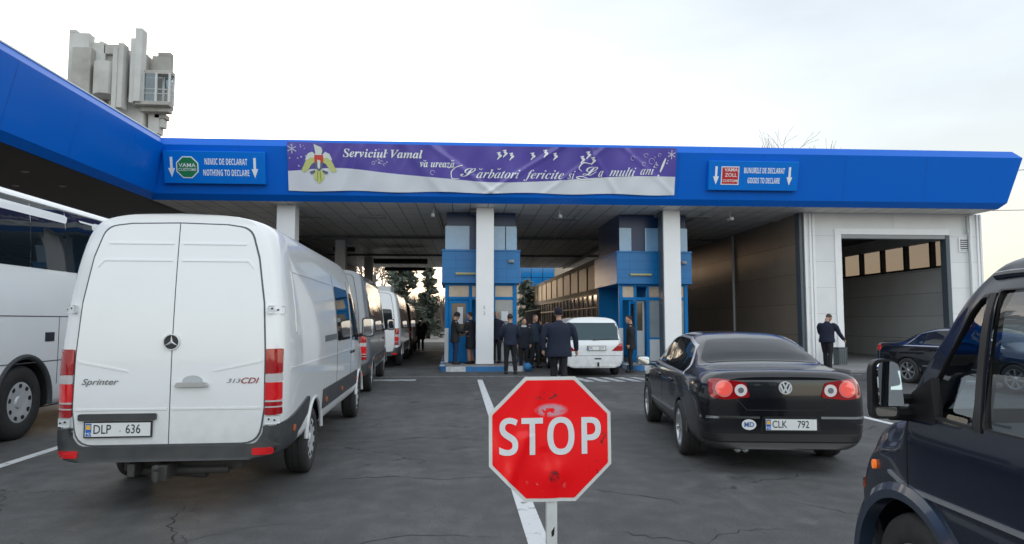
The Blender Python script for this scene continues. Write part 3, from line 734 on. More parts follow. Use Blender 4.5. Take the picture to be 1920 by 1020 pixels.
# ------------------------------------------------------------ inspection hall on the right
hall = thing('inspection_hall', 'white panelled inspection hall with a tall open vehicle doorway under the canopy end', 'building', (15.8, 23.2, 0), R(-1.2))
HW = 3.32
WALLW = tile_mat('white_panel_wall', (.78, .79, .80), (.74, .75, .76), (.48, .5, .51), 8., .93, .5, 0, .008, 'xz', 0., .3, .2)
DX0, DX1, DZ = -1.98, 1.95, 4.7
q = MB(); q.box(-HW, DX0 - .22, 0, .2, 0, 5.47); q.box(DX1 + .12, HW, 0, .2, 0, 5.47); q.box(DX0 - .22, DX1 + .12, 0, .2, DZ + .18, 5.47)
q.build('front_wall', WALLW, hall)
q = MB(); q.box(DX0 - .24, DX0, -.05, .26, 0, DZ + .2); q.box(DX0, DX1 + .12, -.05, .26, DZ + .0, DZ + .2); q.build('door_surround', mat('trim_white', (.84, .85, .86), .4, var=.1), hall, bev=.008)
q = MB(); q.box(DX1 - .02, DX1 + .13, -.04, .27, 0, DZ - .002); q.box(DX0 + .002, DX1 - .02, -.02, .24, DZ - .14, DZ - .002, 1); q.build('door_frame', [mat('slate_steel_and_shade', (.075, .10, .12), .45, var=.3), mat('rail_dull', (.3, .31, .32), .6)], hall, bev=.006)
q = MB()
for x in (-HW - .02, -HW + .16, -HW + .28): q.box(x, x + .09, -.05, .0, 0, 5.46)
for x in (HW - .46, HW - .2, HW - .08): q.box(x, x + .07, -.05, .0, 0, 5.46)
build_each(q, 'corner_rib', mat('trim_white', (.84, .85, .86), .4), hall, bev=.01)
q = MB(); q.tube([(HW - .6, -.1, 5.4), (HW - .6, -.1, 4.75)], .05, 10); q.tube([(HW - .56, -.1, 4.8), (HW - .56, -.1, .2)], .04, 10); q.build('downpipe', mat('pipe_grey', (.4, .42, .43), .4), hall)
q = MB(); q.box(2.42, 2.86, -.05, .0, 4.1, 4.62, 0); q.box(2.47, 2.81, -.045, -.052, 4.15, 4.57, 1)
for k in range(6): q.box(2.47, 2.81, -.07, -.052, 4.17 + k * .07, 4.2 + k * .07, 0)
q.build('vent_grille', [mat('trim_white', (.84, .85, .86), .4), UNDER()], hall)
# depth: side walls, window strip, ceiling, inner column
q = MB(); q.box(-HW - .1, -HW + .1, .2, 26.5, 0, 5.47); q.build('lane_wall', tile_mat('lane_wall_panels', (.37, .30, .235), (.34, .275, .215), (.18, .15, .12), 6., 1.1, .5, .3, .012, 'yz', 0., .4), hall)  # warm glow on this wall is put into its brown tint
q = MB(); q.box(-HW - .20, -HW - .10, -.04, .3, 0, 5.46); q.build('wall_end_post', mat('slate_steel_and_shade', (.075, .10, .12), .45), hall, bev=.01)
q = MB(); q.box(HW - .4, HW - .2, .2, 26, 0, 3.72); q.box(HW - .4, HW - .2, .2, 26, 4.72, 5.47); q.build('side_wall', tile_mat('hall_inner_panels', (.62, .64, .65), (.58, .6, .61), (.3, .31, .32), 8., .9, .5, 0, .012, 'yz', 0., .3), hall)
q = MB()
for k in range(16): q.box(HW - .4, HW - .2, .55 + k * 1.62, .67 + k * 1.62, 3.72, 4.72)
q.box(HW - .42, HW - .18, .2, 26, 3.66, 3.74); q.build('window_frame', UNDER(), hall)
for k in range(15):
    p = MB(); p.box(HW - .31, HW - .29, .67 + k * 1.62, 2.17 + k * 1.62, 3.74, 4.72); p.build('window_pane', glass('warm_sky_pane', (.50, .455, .42), .03), hall)  # clear windows; warmth of the sky behind is put into the tint
q = MB(); q.box(-HW, HW - .2, .25, 26, 5.2, 5.3); q.box(-HW + .1, HW - .4, 26, 26.2, 0, 5.2); q.build('ceiling', mat('dark_hall_ceiling', (.035, .035, .035), .6, var=.4), hall)
q = MB(); q.box(-1.05, -.45, 5.2, 5.8, 0, 5.2); q.build('inner_column', mat('hall_grey', (.42, .43, .44), .5, var=.3), hall, bev=.01)
q = MB(); q.tube([(-.25, 4.9, 5.2), (-.25, 4.9, 2.7)], .05, 10, 0); q.tube([(-.25, 4.9, 2.7), (-.25, 4.9, .35)], .035, 10, 0); q.tube([(-.25, 4.9, .45), (-.25, 4.9, .1)], .055, 10, 1); q.sphere((-.25, 4.9, 2.7), .075, 10, 2)
q.build('standpipe', [mat('pipe_grey', (.4, .42, .43), .4), mat('pipe_red', (.35, .03, .03), .4), UNDER()], hall)
q = MB()
for y, in ((6.2,), (14,)): q.tube([(-HW - .16, y, 0.), (-HW - .16, y, 5.4)], .06, 8)
build_each(q, 'wall_rail', mat('pipe_grey', (.4, .42, .43), .4), hall)
q = MB(); q.box(-.16, .16, -.16, .16, .0, .55, 0); q.box(-.18, .18, -.18, .18, .55, .6, 1)
for k in range(4): q.box(-.14 + k * .08, -.10 + k * .08, -.172, -.158, .06, .5, 1)
tag(q.build('litter_bin', [mat('bin_grey', (.13, .15, .16), .6, var=.4), mat('bin_dark', (.07, .085, .09), .6)], None, (13.25, 22.55, .1), .1, bev=.012), 'low grey litter bin by the hall doorway next to the man in dark blue', 'bin')

# ------------------------------------------------------------ office block between the second and third lane
off = thing('office_block', 'brown office block with a long strip of windows beside the minivan lane', 'building', (6.55, 28.2, 0), 0)
q = MB(); q.box(0, 2.2, 0, 30, 0, .9); q.box(0, 2.2, 0, 30, 2.9, 3.1); q.box(.05, 2.2, 0, 30, 4.25, 4.5); q.box(.25, 2.2, 0, 30, .9, 4.25); q.box(0, 2.2, 0, .18, .9, 4.25)
q.build('wall', mat('brown_render', (.15, .13, .115), .7, var=.4, vscale=.7), off)
for k in range(12):
    p = MB(); p.box(.06, .12, .25 + k * 2.48, 2.6 + k * 2.48, 3.1, 4.25); p.build('upper_panel', mat('tan_panel', (.3, .22, .14), .5, var=.4, vscale=.8), off)
    p = MB(); p.box(.02, .16, 2.63 + k * 2.48, 2.70 + k * 2.48, .9, 4.3); p.build('mullion', mat('mullion_brown', (.08, .065, .05), .6), off)
    for j in range(2):
        f = MB(); y0 = .25 + k * 2.48 + j * 1.2
        for (a, b_, c, d) in ((0, 1.12, .9, .98), (0, 1.12, 2.82, 2.9), (0, .06, .98, 2.82), (1.06, 1.12, .98, 2.82), (.06, 1.06, 2.2, 2.26)): f.box(.02, .1, y0 + a, y0 + b_, c, d)
        fo = f.build('window', mat('window_frame_brown', (.05, .042, .036), .5), off)
        p = MB(); p.box(.055, .065, y0 + .06, y0 + 1.06, .98, 2.82); p.build('pane', mat('dim_window_glass', (.03, .03, .03), .06, coat=.6), fo)
# rails of a barrier in front of the far windows
q = MB()
for k in range(26): q.tube([(5.6, 44 + k * .35, 0), (5.6, 44 + k * .35, 2.4)], .025, 6)
for z in (.4, 2.35): q.tube([(5.6, 43.8, z), (5.6, 53, z)], .03, 6)
tag(q.build('railing', mat('dark_rail', (.06, .05, .045), .5)), 'tall thin barred railing at the far end of the minivan lane', 'railing')
bl = thing('glazed_building', 'distant building with bright blue glass seen past the canopy end', 'building', (6.2, 64, 0), 0)
q = MB(); q.box(0, 14, 0, 9, 0, 9.5); q.build('wall', mat('far_wall', (.4, .33, .26), .7, var=.3), bl)
q = MB(); q.box(.1, 3.3, -.08, 0, 4.9, 8.6)
q.build('glazing', tile_mat('blue_glazing', (.01, .2, .5), (.01, .16, .42), (.01, .03, .08), 1.1, .95, .1, 0, .04, 'xz'), bl)

# ------------------------------------------------------------ concrete tower
tw = thing('control_tower', 'weathered raw concrete watch tower with stepped fins and a glazed cab above the canopy', 'tower', (-35.2, 76, 0), 0)
CON = mat('raw_concrete', (.56, .565, .55), .9, var=.75, vscale=.35, dark=(.33, .325, .30), bump=.35, bscale=6)
CON2 = mat('stained_concrete', (.42, .415, .39), .9, var=.7, vscale=.6, dark=(.25, .24, .22), bump=.3, bscale=5)
PXM = .0588
def tx(px): return (px - 232) * PXM + .15
def tz(py): return 28.45 - (py - 120) * PXM * 1.0
def tb(mb, x0, x1, y0, y1, d0, d1, mi=0):
    d1 = min(d1, d0 + 1.2)
    mb.box(tx(x0), tx(x1), d0, d1, tz(y1), tz(y0), mi)
q = MB(); q.box(tx(150), tx(262), -1.0, 2.2, tz(182), tz(86)); q.box(tx(255), tx(300), -.6, 1.2, tz(182), tz(128)); q.build('core', CON2, tw, bev=.05)
q = MB(); q.prism(rpoly([(-1.6, -1.4, .2), (2.1, -1.4, .2), (2.1, .8, .2), (-1.6, .8, .2)], .2), 'xy', 0, tz(172)); q.box(tx(270), tx(289), -.9, .3, tz(234), tz(196)); q.box(tx(286), tx(296), -.7, .2, tz(222), tz(198))
q.build('shaft', CON, tw, bev=.05)
q = MB(); tb(q, 138, 172, 60, 215, -2.2, 1.0); tb(q, 138, 150, 54, 60, -2.2, 1.0); tb(q, 150, 171, 58, 60, -2.0, .6); tb(q, 170, 196, 72, 215, -1.6, 2.4); tb(q, 184, 190, 69, 72, -1.5, 2)
q.build('fin', CON, tw, bev=.04)
q = MB(); tb(q, 148, 180, 88, 178, -2.6, -1.0); q.build('fin', CON2, tw, bev=.06)
q = MB()
P = [(tx(180), 0), (tx(184), -2.4), (tx(192), -3.2), (tx(206), -3.6), (tx(218), -3.4), (tx(228), -2.5), (tx(228), 0)]
q.prism(P, 'xy', tz(176), tz(117)); P2 = [(a * .97, b * .9) for a, b in P]; q.prism(P2, 'xy', tz(147), tz(144.5)); q.build('bulge', CON, tw, bev=.05, ang=50)
q = MB(); tb(q, 193, 226, 75, 93, -1.6, 2); tb(q, 190, 232, 93, 120, -1.2, 2.2); q.add([(tx(226), -1.6, tz(75)), (tx(233), -.6, tz(82)), (tx(233), -.6, tz(92)), (tx(226), -1.6, tz(93)), (tx(226), .8, tz(75)), (tx(226), .8, tz(93))], [(0, 1, 2, 3), (0, 4, 1), (3, 2, 5)])
q.build('parapet', CON2, tw, bev=.05)
q = MB(); tb(q, 224, 232, 90, 205, -3.4, 1.5); tb(q, 232, 241, 83, 200, -3.3, 1.5); q.build('fin', CON, tw, bev=.04)
q = MB(); tb(q, 241, 256, 95, 124, -.8, 2); tb(q, 241, 258, 154, 178, -1.6, 2); tb(q, 241, 256, 114, 118, -1.8, 2); tb(q, 241, 260, 172, 182, -2.0, 2); q.build('recess', CON2, tw, bev=.04)
q = MB(); tb(q, 241, 258, 124, 154, -.5, -.3); q.build('window', mat('dim_pane', (.09, .07, .045), .08), tw)
q = MB(); tb(q, 249, 257, 70, 188, -2.8, .5); tb(q, 257, 269, 52, 186, -2.9, .5); q.build('fin', CON, tw, bev=.04)
q = MB(); tb(q, 269, 302, 86, 128, -.4, .4); tb(q, 279, 302, 79, 86, -.4, .4); q.build('fin', CON2, tw, bev=.04)
q = MB(); tb(q, 258, 316, 183, 190, -2.6, 2.6); tb(q, 262, 310, 190, 198, -1.8, 2.4); tb(q, 280, 300, 198, 206, -.9, 2.2); tb(q, 268, 317, 124, 131, -2.2, -1.2); build_each(q, 'balcony', CON2, tw, bev=.05)
q = MB()
for x in (270, 292, 315): q.box(tx(x) - .09, tx(x) + .09, -2.4, -2.2, tz(184), tz(130))
for x in (297, 315): q.box(tx(x) - .09, tx(x) + .09, -1.3, -1.15, tz(184), tz(130))
for z in (168, 160): q.tube([(tx(270), -2.3, tz(z)), (tx(315), -2.3, tz(z)), (tx(315), -1.2, tz(z))], .045, 6)
build_each(q, 'cab_frame', mat('pale_frame', (.5, .52, .52), .5), tw)
q = MB(); q.box(tx(272), tx(293), -2.28, -2.24, tz(183), tz(131)); q.box(tx(299), tx(317), -1.25, -1.22, tz(150), tz(131)); q.build('cab_glass', glass('cab_pane', (.62, .72, .76), .1), tw)
q = MB(); q.tube([(tx(251), 1, tz(90)), (tx(252), 1, tz(8))], [.05, .02], 6); q.tube([(tx(203), .5, tz(76)), (tx(203), .5, tz(54))], .03, 6)
q.tube([(tx(140), 0, tz(56)), (tx(134), 0, tz(47)), (tx(131), 0, tz(46))], .04, 6); q.sphere((tx(131), 0, tz(45)), .18, 10)
for z in (125, 132, 139): q.tube([(tx(131), 0, tz(z)), (tx(139), 0, tz(z - 2))], .035, 6)
q.tube([(tx(132), 0, tz(122)), (tx(132), 0, tz(142))], .035, 6)
q.build('antenna', mat('antenna_grey', (.25, .25, .26), .5), tw)

# ------------------------------------------------------------ trees
BARK = mat('bark', (.075, .06, .048), .95, var=.6, vscale=6)
NEED = mat('spruce_needles', (.13, .16, .125), .8, var=.9, vscale=.7, dark=(.17, .185, .145))
def conifer(x, y, h, r, label, seed, n=900):
    rr = random.Random(seed)
    t = thing('conifer_tree', label, 'tree', (x, y, 0), 0, 'conifers behind the canopy')
    q = MB(); q.tube([(0, 0, 0), (.05, 0, h * .5), (0, 0, h * .98)], [.22, .13, .02], 8); q.build('trunk', BARK, t)
    c = MB()
    nb = int(h * 11)
    for k in range(nb):
        f = k / nb; z = h * (.08 + .9 * f); L_ = r * (1 - f) ** .8 * (.65 + .5 * rr.random()) + .15; a = rr.random() * 6.283
        dx, dy = math.cos(a), math.sin(a); droop = -.22 + .35 * f
        for s in range(int(6 + L_ * 9)):
            u = (s + rr.random()) / (6 + L_ * 9); d = L_ * (.12 + .88 * u)
            p = Vector((dx * d + rr.gauss(0, .13), dy * d + rr.gauss(0, .13), z + droop * d + .12 * L_ * u * u + rr.gauss(0, .09)))
            sz = .28 + .26 * rr.random() * (1 - .4 * u)
            e1 = Vector((dx + rr.gauss(0, .5), dy + rr.gauss(0, .5), rr.gauss(-.15, .3))).normalized() * sz * 1.5
            e2 = e1.cross(Vector((rr.gauss(0, 1), rr.gauss(0, 1), 1.2))).normalized() * sz * .5
            c.add([p - e1 * .4 - e2 * .4, p - e1 * .3 + e2 * .6, p + e1, ], [(0, 1, 2)])
            c.add([p + e2 * .5, p - e2 * .9 - Vector((0, 0, sz * .4)), p + e1 * .7 - Vector((0, 0, sz * .25))], [(0, 1, 2)])
    c.build('crown', NEED, t)
for (x, y, h, r, lb, sd_) in ((-4.4, 60, 12.5, 1.9, 'dark dense conifer framed by the first lane opening', 1), (-2.3, 63, 7.4, 1.1, 'smaller lacy conifer right of the dense one in the first lane opening', 2),
                              (6.0, 56, 5.0, 1.3, 'conifer showing in the narrow gap right of the people at the middle booth', 3)):
    conifer(x, y, h, r, lb, sd_)
def bare_tree(x, y, h, label, seed, spread=.5):
    rr = random.Random(seed); t = thing('bare_tree', label, 'tree', (x, y, 0), 0, 'bare winter trees')
    tr = MB(); cr = MB()
    def grow(p, d, L_, r, lev, mb):
        q = p + d * L_
        mid = p.lerp(q, .5) + Vector((rr.gauss(0, 1), rr.gauss(0, 1), 0)) * L_ * .04
        r = max(r, .022)
        mb.tube([p, mid, q], [r, r * .8, max(r * .6, .02)], 6 if lev < 2 else 4, caps=False)
        if lev >= 5: return
        for k in range(4 if lev < 4 else 3):
            dd = (d + Vector((rr.gauss(0, spread), rr.gauss(0, spread), rr.gauss(.12, .25)))).normalized()
            grow(p.lerp(q, .55 + .45 * rr.random()), dd, L_ * (.62 + .2 * rr.random()), r * .55, lev + 1, cr)
    grow(Vector((0, 0, 0)), Vector((0, 0, 1)), h * .34, h * .014, 0, tr)
    tr.build('trunk', BARK, t); cr.build('crown', mat('pale_twigs', (.3, .26, .24), .95, var=.4), t)
for (x, y, h, lb, sd_) in ((42.5, 80, 28, 'pale bare treetop rising above the right half of the blue fascia', 11), (46.2, 82, 26, 'smaller bare treetop just right of its taller neighbour above the fascia', 12),
                           (-7.5, 75, 15, 'bare tree against the glow behind the minibuses', 13), (-10.5, 80, 16, 'second bare tree in the glow, farther left behind the minibuses', 14), (1.0, 72, 13, 'bare tree showing between dense conifer and blue booth', 15),
                           (5.0, 78, 16, 'bare tree in the gap above the minivan lane', 16)):
    bare_tree(x, y, h, lb, sd_)
# far wood behind the checkpoint, one mass, thickened and widened to block low sun
q = MB(); rr = random.Random(5)
for k in range(9000):
    x = -110 + 155 * rr.random(); y = 105 + 25 * rr.random(); h = 6 + 8 * rr.random()
    if -22 < x < 4: h *= .55
    for j in range(3):
        a = rr.random() * 6.283; e = .5 + rr.random()
        q.add([(x - .14, y, 0), (x + .14, y, 0), (x + math.cos(a) * e, y + math.sin(a) * e, h * (.7 + .3 * rr.random()))], [(0, 1, 2)])
o = q.build('undergrowth', mat('twigs', (.13, .095, .08), .95)); tag(o, 'bare brown thicket far behind the checkpoint', 'thicket'); o['kind'] = 'stuff'

# fence and cables at the far right
fe = thing('wire_fence', 'pale mesh fence far beyond the dark van, below the hill', 'fence', (30, 44, 0), R(-20))
q = MB()
for k in range(13): q.tube([(k * 3.0, 0, 0), (k * 3.0, 0, 2.6)], .05, 6)
build_each(q, 'post', mat('fence_grey', (.3, .32, .33), .6), fe)
q = MB()
for z in (.1, .5, .9, 1.3, 1.7, 2.1, 2.5): q.tube([(0, 0, z), (36, 0, z)], .018, 4)
q.build('mesh_panel', mat('fence_grey', (.3, .32, .33), .6), fe)
for (z0, z1, lb) in ((15.4, 17.2, 'upper thin dark overhead cable at the right edge of the sky'), (12.2, 12.9, 'lower thin dark overhead cable at the right edge of the sky')):
    q = MB(); q.tube([(36 + k * 3, 60, z0 + (z1 - z0) * k / 10 - .02 * k * (10 - k)) for k in range(11)], .03, 5)
    tag(q.build('overhead_cable', UNDER()), lb, 'cable')
# ============================================================ SIGNS ON THE FASCIA, BANNER, STOP SIGN
def fp(u, z, out=0.):
    """a point on the leaning fascia face: u along the canopy, height z, out = metres in front of it"""
    k = (z - 5.665) / 1.5
    return Vector((u, -.19 - .35 * k, z)) + Vector((0, -.974, -.227)) * out
SIGNB = mat('sign_blue', (0., .17, .66), .35, spec=.2, var=.1)
def arrow(m, x, z, s, mi, M):
    m.prism([(x - .06 * s, z + .5 * s), (x - .06 * s, z - .05 * s), (x - .16 * s, z - .05 * s), (x, z - .5 * s), (x + .16 * s, z - .05 * s), (x + .06 * s, z - .05 * s), (x + .06 * s, z + .5 * s)], 'xz', -.022, -.01, mi, M)
def octa(c, r): return [(c[0] + r * math.cos(R(22.5 + 45 * k)), c[1] + r * math.sin(R(22.5 + 45 * k))) for k in range(8)]
def lane_sign(u0, u1, z0, z1, label, lines, kind):
    w_, h = u1 - u0, z1 - z0; c, s = math.cos(CR), math.sin(CR)
    p = fp((u0 + u1) / 2, z0, .0)
    wx = CX + p.x * c - p.y * s; wy = CY + p.x * s + p.y * c
    t = thing('lane_sign', label, 'sign', (wx, wy, z0), CR, 'lane signs on the canopy'); 
    tilt = Matrix.Rotation(math.atan2(.35, 1.5), 4, 'X')     # leans out with the fascia
    def B(mb, name, mats, bev=0.):
        o = mb.build(name, mats, t, bev=bev); o.matrix_local = Matrix.Rotation(math.atan2(.35, 1.5), 4, 'X'); return o
    q = MB(); q.box(-w_ / 2, w_ / 2, -.16, .02, 0, h); B(q, 'box', SIGNB, .015)
    M = Matrix.Translation((0, -.15, h / 2))
    a = MB(); arrow(a, -w_ * .42, 0, h * .62, 0, M); B(a, 'arrow', LETW())
    a = MB(); arrow(a, w_ * .40, 0, h * .62, 0, M); B(a, 'arrow', LETW())
    e = MB(); ex = -w_ * .265
    if kind == 'green':
        e.prism(octa((ex, 0), h * .36), 'xz', -.02, -.01, 0, M); e.prism(octa((ex, 0), h * .325), 'xz', -.026, -.019, 1, M)
        add_text(e, 'VAMA', M @ Matrix.Translation((ex, -.03, h * .055)), 0, size=h * .17, bold=.01, wide=1.1)
        add_text(e, 'CUSTOMS', M @ Matrix.Translation((ex, -.03, -h * .075)), 0, size=h * .12, bold=.008, wide=1.0)
        B(e, 'emblem', [LETW(), mat('sign_green', (.01, .2, .07), .4)])
    else:
        r = h * .31; e.box(ex - r, ex + r, -.02, -.01, -r, r, 0, M); e.box(ex - r * .9, ex + r * .9, -.026, -.019, -r * .9, r * .9, 1, M)
        for i, (tx_, k) in enumerate((('VAMA', .62), ('ZOLL', .05), ('CUSTOMS', -.58))):
            add_text(e, tx_, M @ Matrix.Translation((ex + r * .08, -.03, r * k)), 0, size=h * (.17 if i < 2 else .125), bold=.01)
        B(e, 'emblem', [LETW(), mat('sign_red', (.5, .015, .02), .4)])
    for i, tx_ in enumerate(lines):
        l = MB()
        tx_ = sansb(tx_); v, _ = text2d(tx_, bold=0); tw_ = max(a_ for a_, b_ in v) - min(a_ for a_, b_ in v)
        size = h * .265; want = w_ * (.455 if i == (1 if kind == 'green' else 0) else (.42 if kind == 'green' else .36))
        add_text(l, tx_, M @ Matrix.Translation((w_ * .115, -.012, h * (.17 if i == 0 else -.17))), 0, size=size, bold=0, wide=want / (tw_ * size))
        B(l, 'lettering', LETW())
# u positions from the canopy's own left corner
lane_sign(.55, 3.68, 5.98, 7.0, 'blue lane sign with green octagon reading NIMIC DE DECLARAT, NOTHING TO DECLARE', ['NIMIC DE DECLARAT', 'NOTHING TO DECLARE'], 'green')
lane_sign(18.08, 21.13, 5.98, 6.95, 'blue lane sign with red square reading BUNURILE DE DECLARAT, GOODS TO DECLARE', ['BUNURILE DE DECLARAT', 'GOODS TO DECLARE'], 'red')

# ------------------------------------------------------------ banner
BU0, BU1, BZ0, BZ1 = 4.37, 16.98, 5.80, 7.30
def b_wave(u, z):
    k = (u - BU0) / (BU1 - BU0); v = (z - BZ0) / (BZ1 - BZ0)
    w = .014 * math.sin(u * 3.1 + z * 2.7) + .008 * math.sin(u * 7.3 - z * 4.1)
    for (a, b, sl, s, d) in ((.44, .5, -2.1, .16, .07), (.60, .5, 2.4, .12, .08), (.80, .6, -1.0, .10, .05), (.35, .4, -1.2, .18, .05), (.15, .3, .8, .12, .03), (.93, .5, -1.8, .1, .04), (.52, .2, .5, .2, .04), (.71, .35, 2.0, .12, .05)):
        t = ((k - a) * (BU1 - BU0) - sl * (v - b)) / s; w += .5 * d * math.exp(-t * t)
    return .06 + w
def bpt(u, z, out=0.):
    k = (u - BU0) / (BU1 - BU0)
    zz = z - .04 * math.sin(k * math.pi * 9) * max(0, 1 - abs((z - BZ0) / (BZ1 - BZ0) - .02) * 3) * .5 - .03 * math.sin(k * math.pi) * ((z - BZ0) / (BZ1 - BZ0))
    return fp(u, zz, b_wave(u, z) + out)
bt = thing('banner', 'long purple holiday banner with white script lettering hung across the blue fascia', 'banner', (CX, CY, 0), CR)
def snow(k): # height of the white snow line, 0..1 of the banner's height
    return .40 + .085 * math.exp(-((k - .13) / .10) ** 2) - .17 * math.exp(-((k - .55) / .22) ** 2) - .01 * math.exp(-((k) / .05) ** 2) + .01 * math.exp(-((k - .9) / .1) ** 2) - .03 * max(0, k - .9) * 3
q = MB(); NU, NV = 300, 26
vs = []; fs = []; ms = []
for i in range(NU + 1):
    k = i / NU; u = BU0 + (BU1 - BU0) * k; zs = snow(k)
    for j in range(NV + 1):
        v = zs * j / 9 if j <= 9 else zs + (1 - zs) * (j - 9) / (NV - 9)
        vs.append(bpt(u, BZ0 + (BZ1 - BZ0) * v))
for i in range(NU):
    for j in range(NV): 
        q_ = (i * (NV + 1) + j, (i + 1) * (NV + 1) + j, (i + 1) * (NV + 1) + j + 1, i * (NV + 1) + j + 1)
        fs.append(q_); ms.append(0 if j < 9 else 1)
q.v = vs; q.f = fs; q.m = ms
CLOTH = q; CMATS = [mat('banner_white', (.70, .73, .78), .35, coat=.2, var=.12, vscale=1.2), mat('banner_purple', (.12, .09, .42), .3, coat=.35, var=.7, vscale=.45, dark=(.05, .035, .26))]
def on_banner(name, draw, m):
    """draw fills a flat mesh in banner coordinates (x = along, z = height); each vertex is laid on the cloth"""
    f = MB(); draw(f); f.v = [tuple(bpt(x, z, .02 - y)) for x, y, z in f.v]
    if m not in CMATS: CMATS.append(m)
    CLOTH.add(f.v, f.f, CMATS.index(m))
def T(s, k, v, **kw):
    return lambda f: add_text(f, s, Matrix.Translation((BU0 + (BU1 - BU0) * k, 0, BZ0 + (BZ1 - BZ0) * v)), 0, **kw)
def fit(f, s, k0, k1, v, size, rot=0., shear=.42, bold=0., space=1.):
    V, _ = text2d(s, bold=bold, shear=shear, space=space); a = min(p[0] for p in V); b = max(p[0] for p in V)
    wide = (k1 - k0) * (BU1 - BU0) / ((b - a) * size)
    x = BU0 + (BU1 - BU0) * (k0 + k1) / 2 - (a + b) / 2 * size * wide
    add_text(f, s, Matrix.Translation((x, 0, BZ0 + (BZ1 - BZ0) * v)), 0, rot, size=size, bold=bold, shear=shear, space=space, wide=wide)
def stroke(f, pts, r0, r1=None, n=24):
    """a pen stroke through pts, flat"""
    P = pchip(range(len(pts)), np.array(pts, float), np.linspace(0, len(pts) - 1, n))
    vs = []; fs = []
    for i in range(n):
        a, b = P[max(i - 1, 0)], P[min(i + 1, n - 1)]; d = b - a; d = d / (np.hypot(*d) + 1e-9)
        t = i / (n - 1); w = (r0 + (r1 if r1 is not None else r0) * math.sin(t * math.pi)) if r1 is not None else r0
        vs += [(P[i][0] - d[1] * w, 0, P[i][1] + d[0] * w), (P[i][0] + d[1] * w, 0, P[i][1] - d[0] * w)]
    fs = [(2 * i, 2 * i + 1, 2 * i + 3, 2 * i + 2) for i in range(n - 1)]
    f.add(vs, fs)
def breve(f, k, v, r=.04):
    x, z = BU0 + (BU1 - BU0) * k, BZ0 + (BZ1 - BZ0) * v
    stroke(f, [(x - r, z + r * .7), (x - r * .5, z), (x + r * .4, z), (x + r, z + r * .7)], .010, None, 8)
on_banner('lettering', lambda f: fit(f, serifbi('Serviciul Vamal'), .138, .340, .79, .37, 0, 0, .006), LETW())
on_banner('lettering', lambda f: (fit(f, serifbi('va ureaza'), .333, .421, .60, .33, 0, 0, .006), breve(f, .3455, .66), breve(f, .4165, .67)), LETW())
U = lambda k: BU0 + (BU1 - BU0) * k
Z = lambda v: BZ0 + (BZ1 - BZ0) * v
def script(f):
    # rising baseline: the second half of the greeting climbs to the right
    for s, k0, k1, v, sz in (('Sarbatori', .436, .591, .40, .43), ('fericite', .600, .705, .40, .43), ('si', .714, .735, .40, .40), ('La', .754, .809, .46, .44), ('multi', .824, .895, .475, .43), ('ani', .906, .944, .51, .43)):
        cap = s[0] in 'SL'
        (fit(f, script_(s[0]), k0, k0 + .040, v + .03, sz * 1.0, 0, .12, .004) if cap else 0, fit(f, serifbi(s[1:] if cap else s), k0 + (.041 if cap else 0), k1, v, sz * .95, 0, .22, -.004))
    breve(f, .489, .50, .05); breve(f, .536, .51, .05)
    x, z = U(.425), Z(.36)   # the capitals trail long hairlines
    stroke(f, [(x + .10, z - .1), (x - .12, z - .1), (x - .16, z + .08), (x - .02, z + .26), (x + .22, z + .34)], .010, .006, 30)
    x, z = U(.752), Z(.42)
    stroke(f, [(x + .35, z - .14), (x + .05, z - .16), (x - .18, z - .1), (x - .02, z - .06), (x + .2, z - .12)], .010, .006, 30)
    stroke(f, [(x + .0, z + .1), (x - .1, z + .2), (x + .06, z + .38), (x + .3, z + .34)], .010, .006, 24)
    for k, v in ((.722, .31), (.874, .385)): f.prism([(U(k), Z(v)), (U(k) + .04, Z(v)), (U(k) + .0, Z(v) - .07)], 'xz', 0, .001)
    x, z = U(.962), Z(.5)    # exclamation mark
    stroke(f, [(x - .04, z - .02), (x + .12, z + .42)], .018, .02, 8); f.prism(circ((x - .09, z - .13), .035, 10), 'xz', 0, .001)
on_banner('lettering', script, LETW())
def birds(f):
    for k, v in ((.535, .80), (.55, .85), (.567, .79), (.622, .80), (.655, .86), (.68, .80), (.752, .74), (.767, .84), (.78, .72)):
        x, z = U(k), Z(v)
        stroke(f, [(x - .07, z + .08), (x + .04, z + .1), (x - .01, z + .03), (x + .07, z), (x, z - .06), (x - .05, z - .13)], .012, .02, 16)
on_banner('flourish', birds, LETW())
def flakes(f):
    for k, v, r in ((.012, .86, .15), (.987, .86, .14)):
        for a in range(6):
            c, s = math.cos(a * math.pi / 3 + .5), math.sin(a * math.pi / 3 + .5); x, z = U(k), Z(v)
            stroke(f, [(x, z), (x + c * r, z + s * r)], .016, None, 3)
    rr = random.Random(3)
    for i in range(30):
        k = rr.choice((.005 + .05 * rr.random(), .87 + .115 * rr.random(), .21 + .04 * rr.random())); v = .5 + .45 * rr.random(); r = .012 + .02 * rr.random()
        f.prism(circ((U(k), Z(v)), r, 8), 'xz', 0, .001)
    for k, v, r in ((.215, .6, .05), (.235, .62, .05), (.243, .57, .04), (.365, .42, .07), (.885, .78, .07), (.92, .84, .06), (.935, .72, .09), (.955, .85, .05), (.915, .66, .06), (.948, .62, .06)):
        stroke(f, [(U(k) + r * math.cos(t * 5.2 / 9), Z(v) + r * math.sin(t * 5.2 / 9)) for t in range(10)], .008, None, 20)
on_banner('snowflake', flakes, mat('pale_lilac_print', (.5, .5, .68), .5))
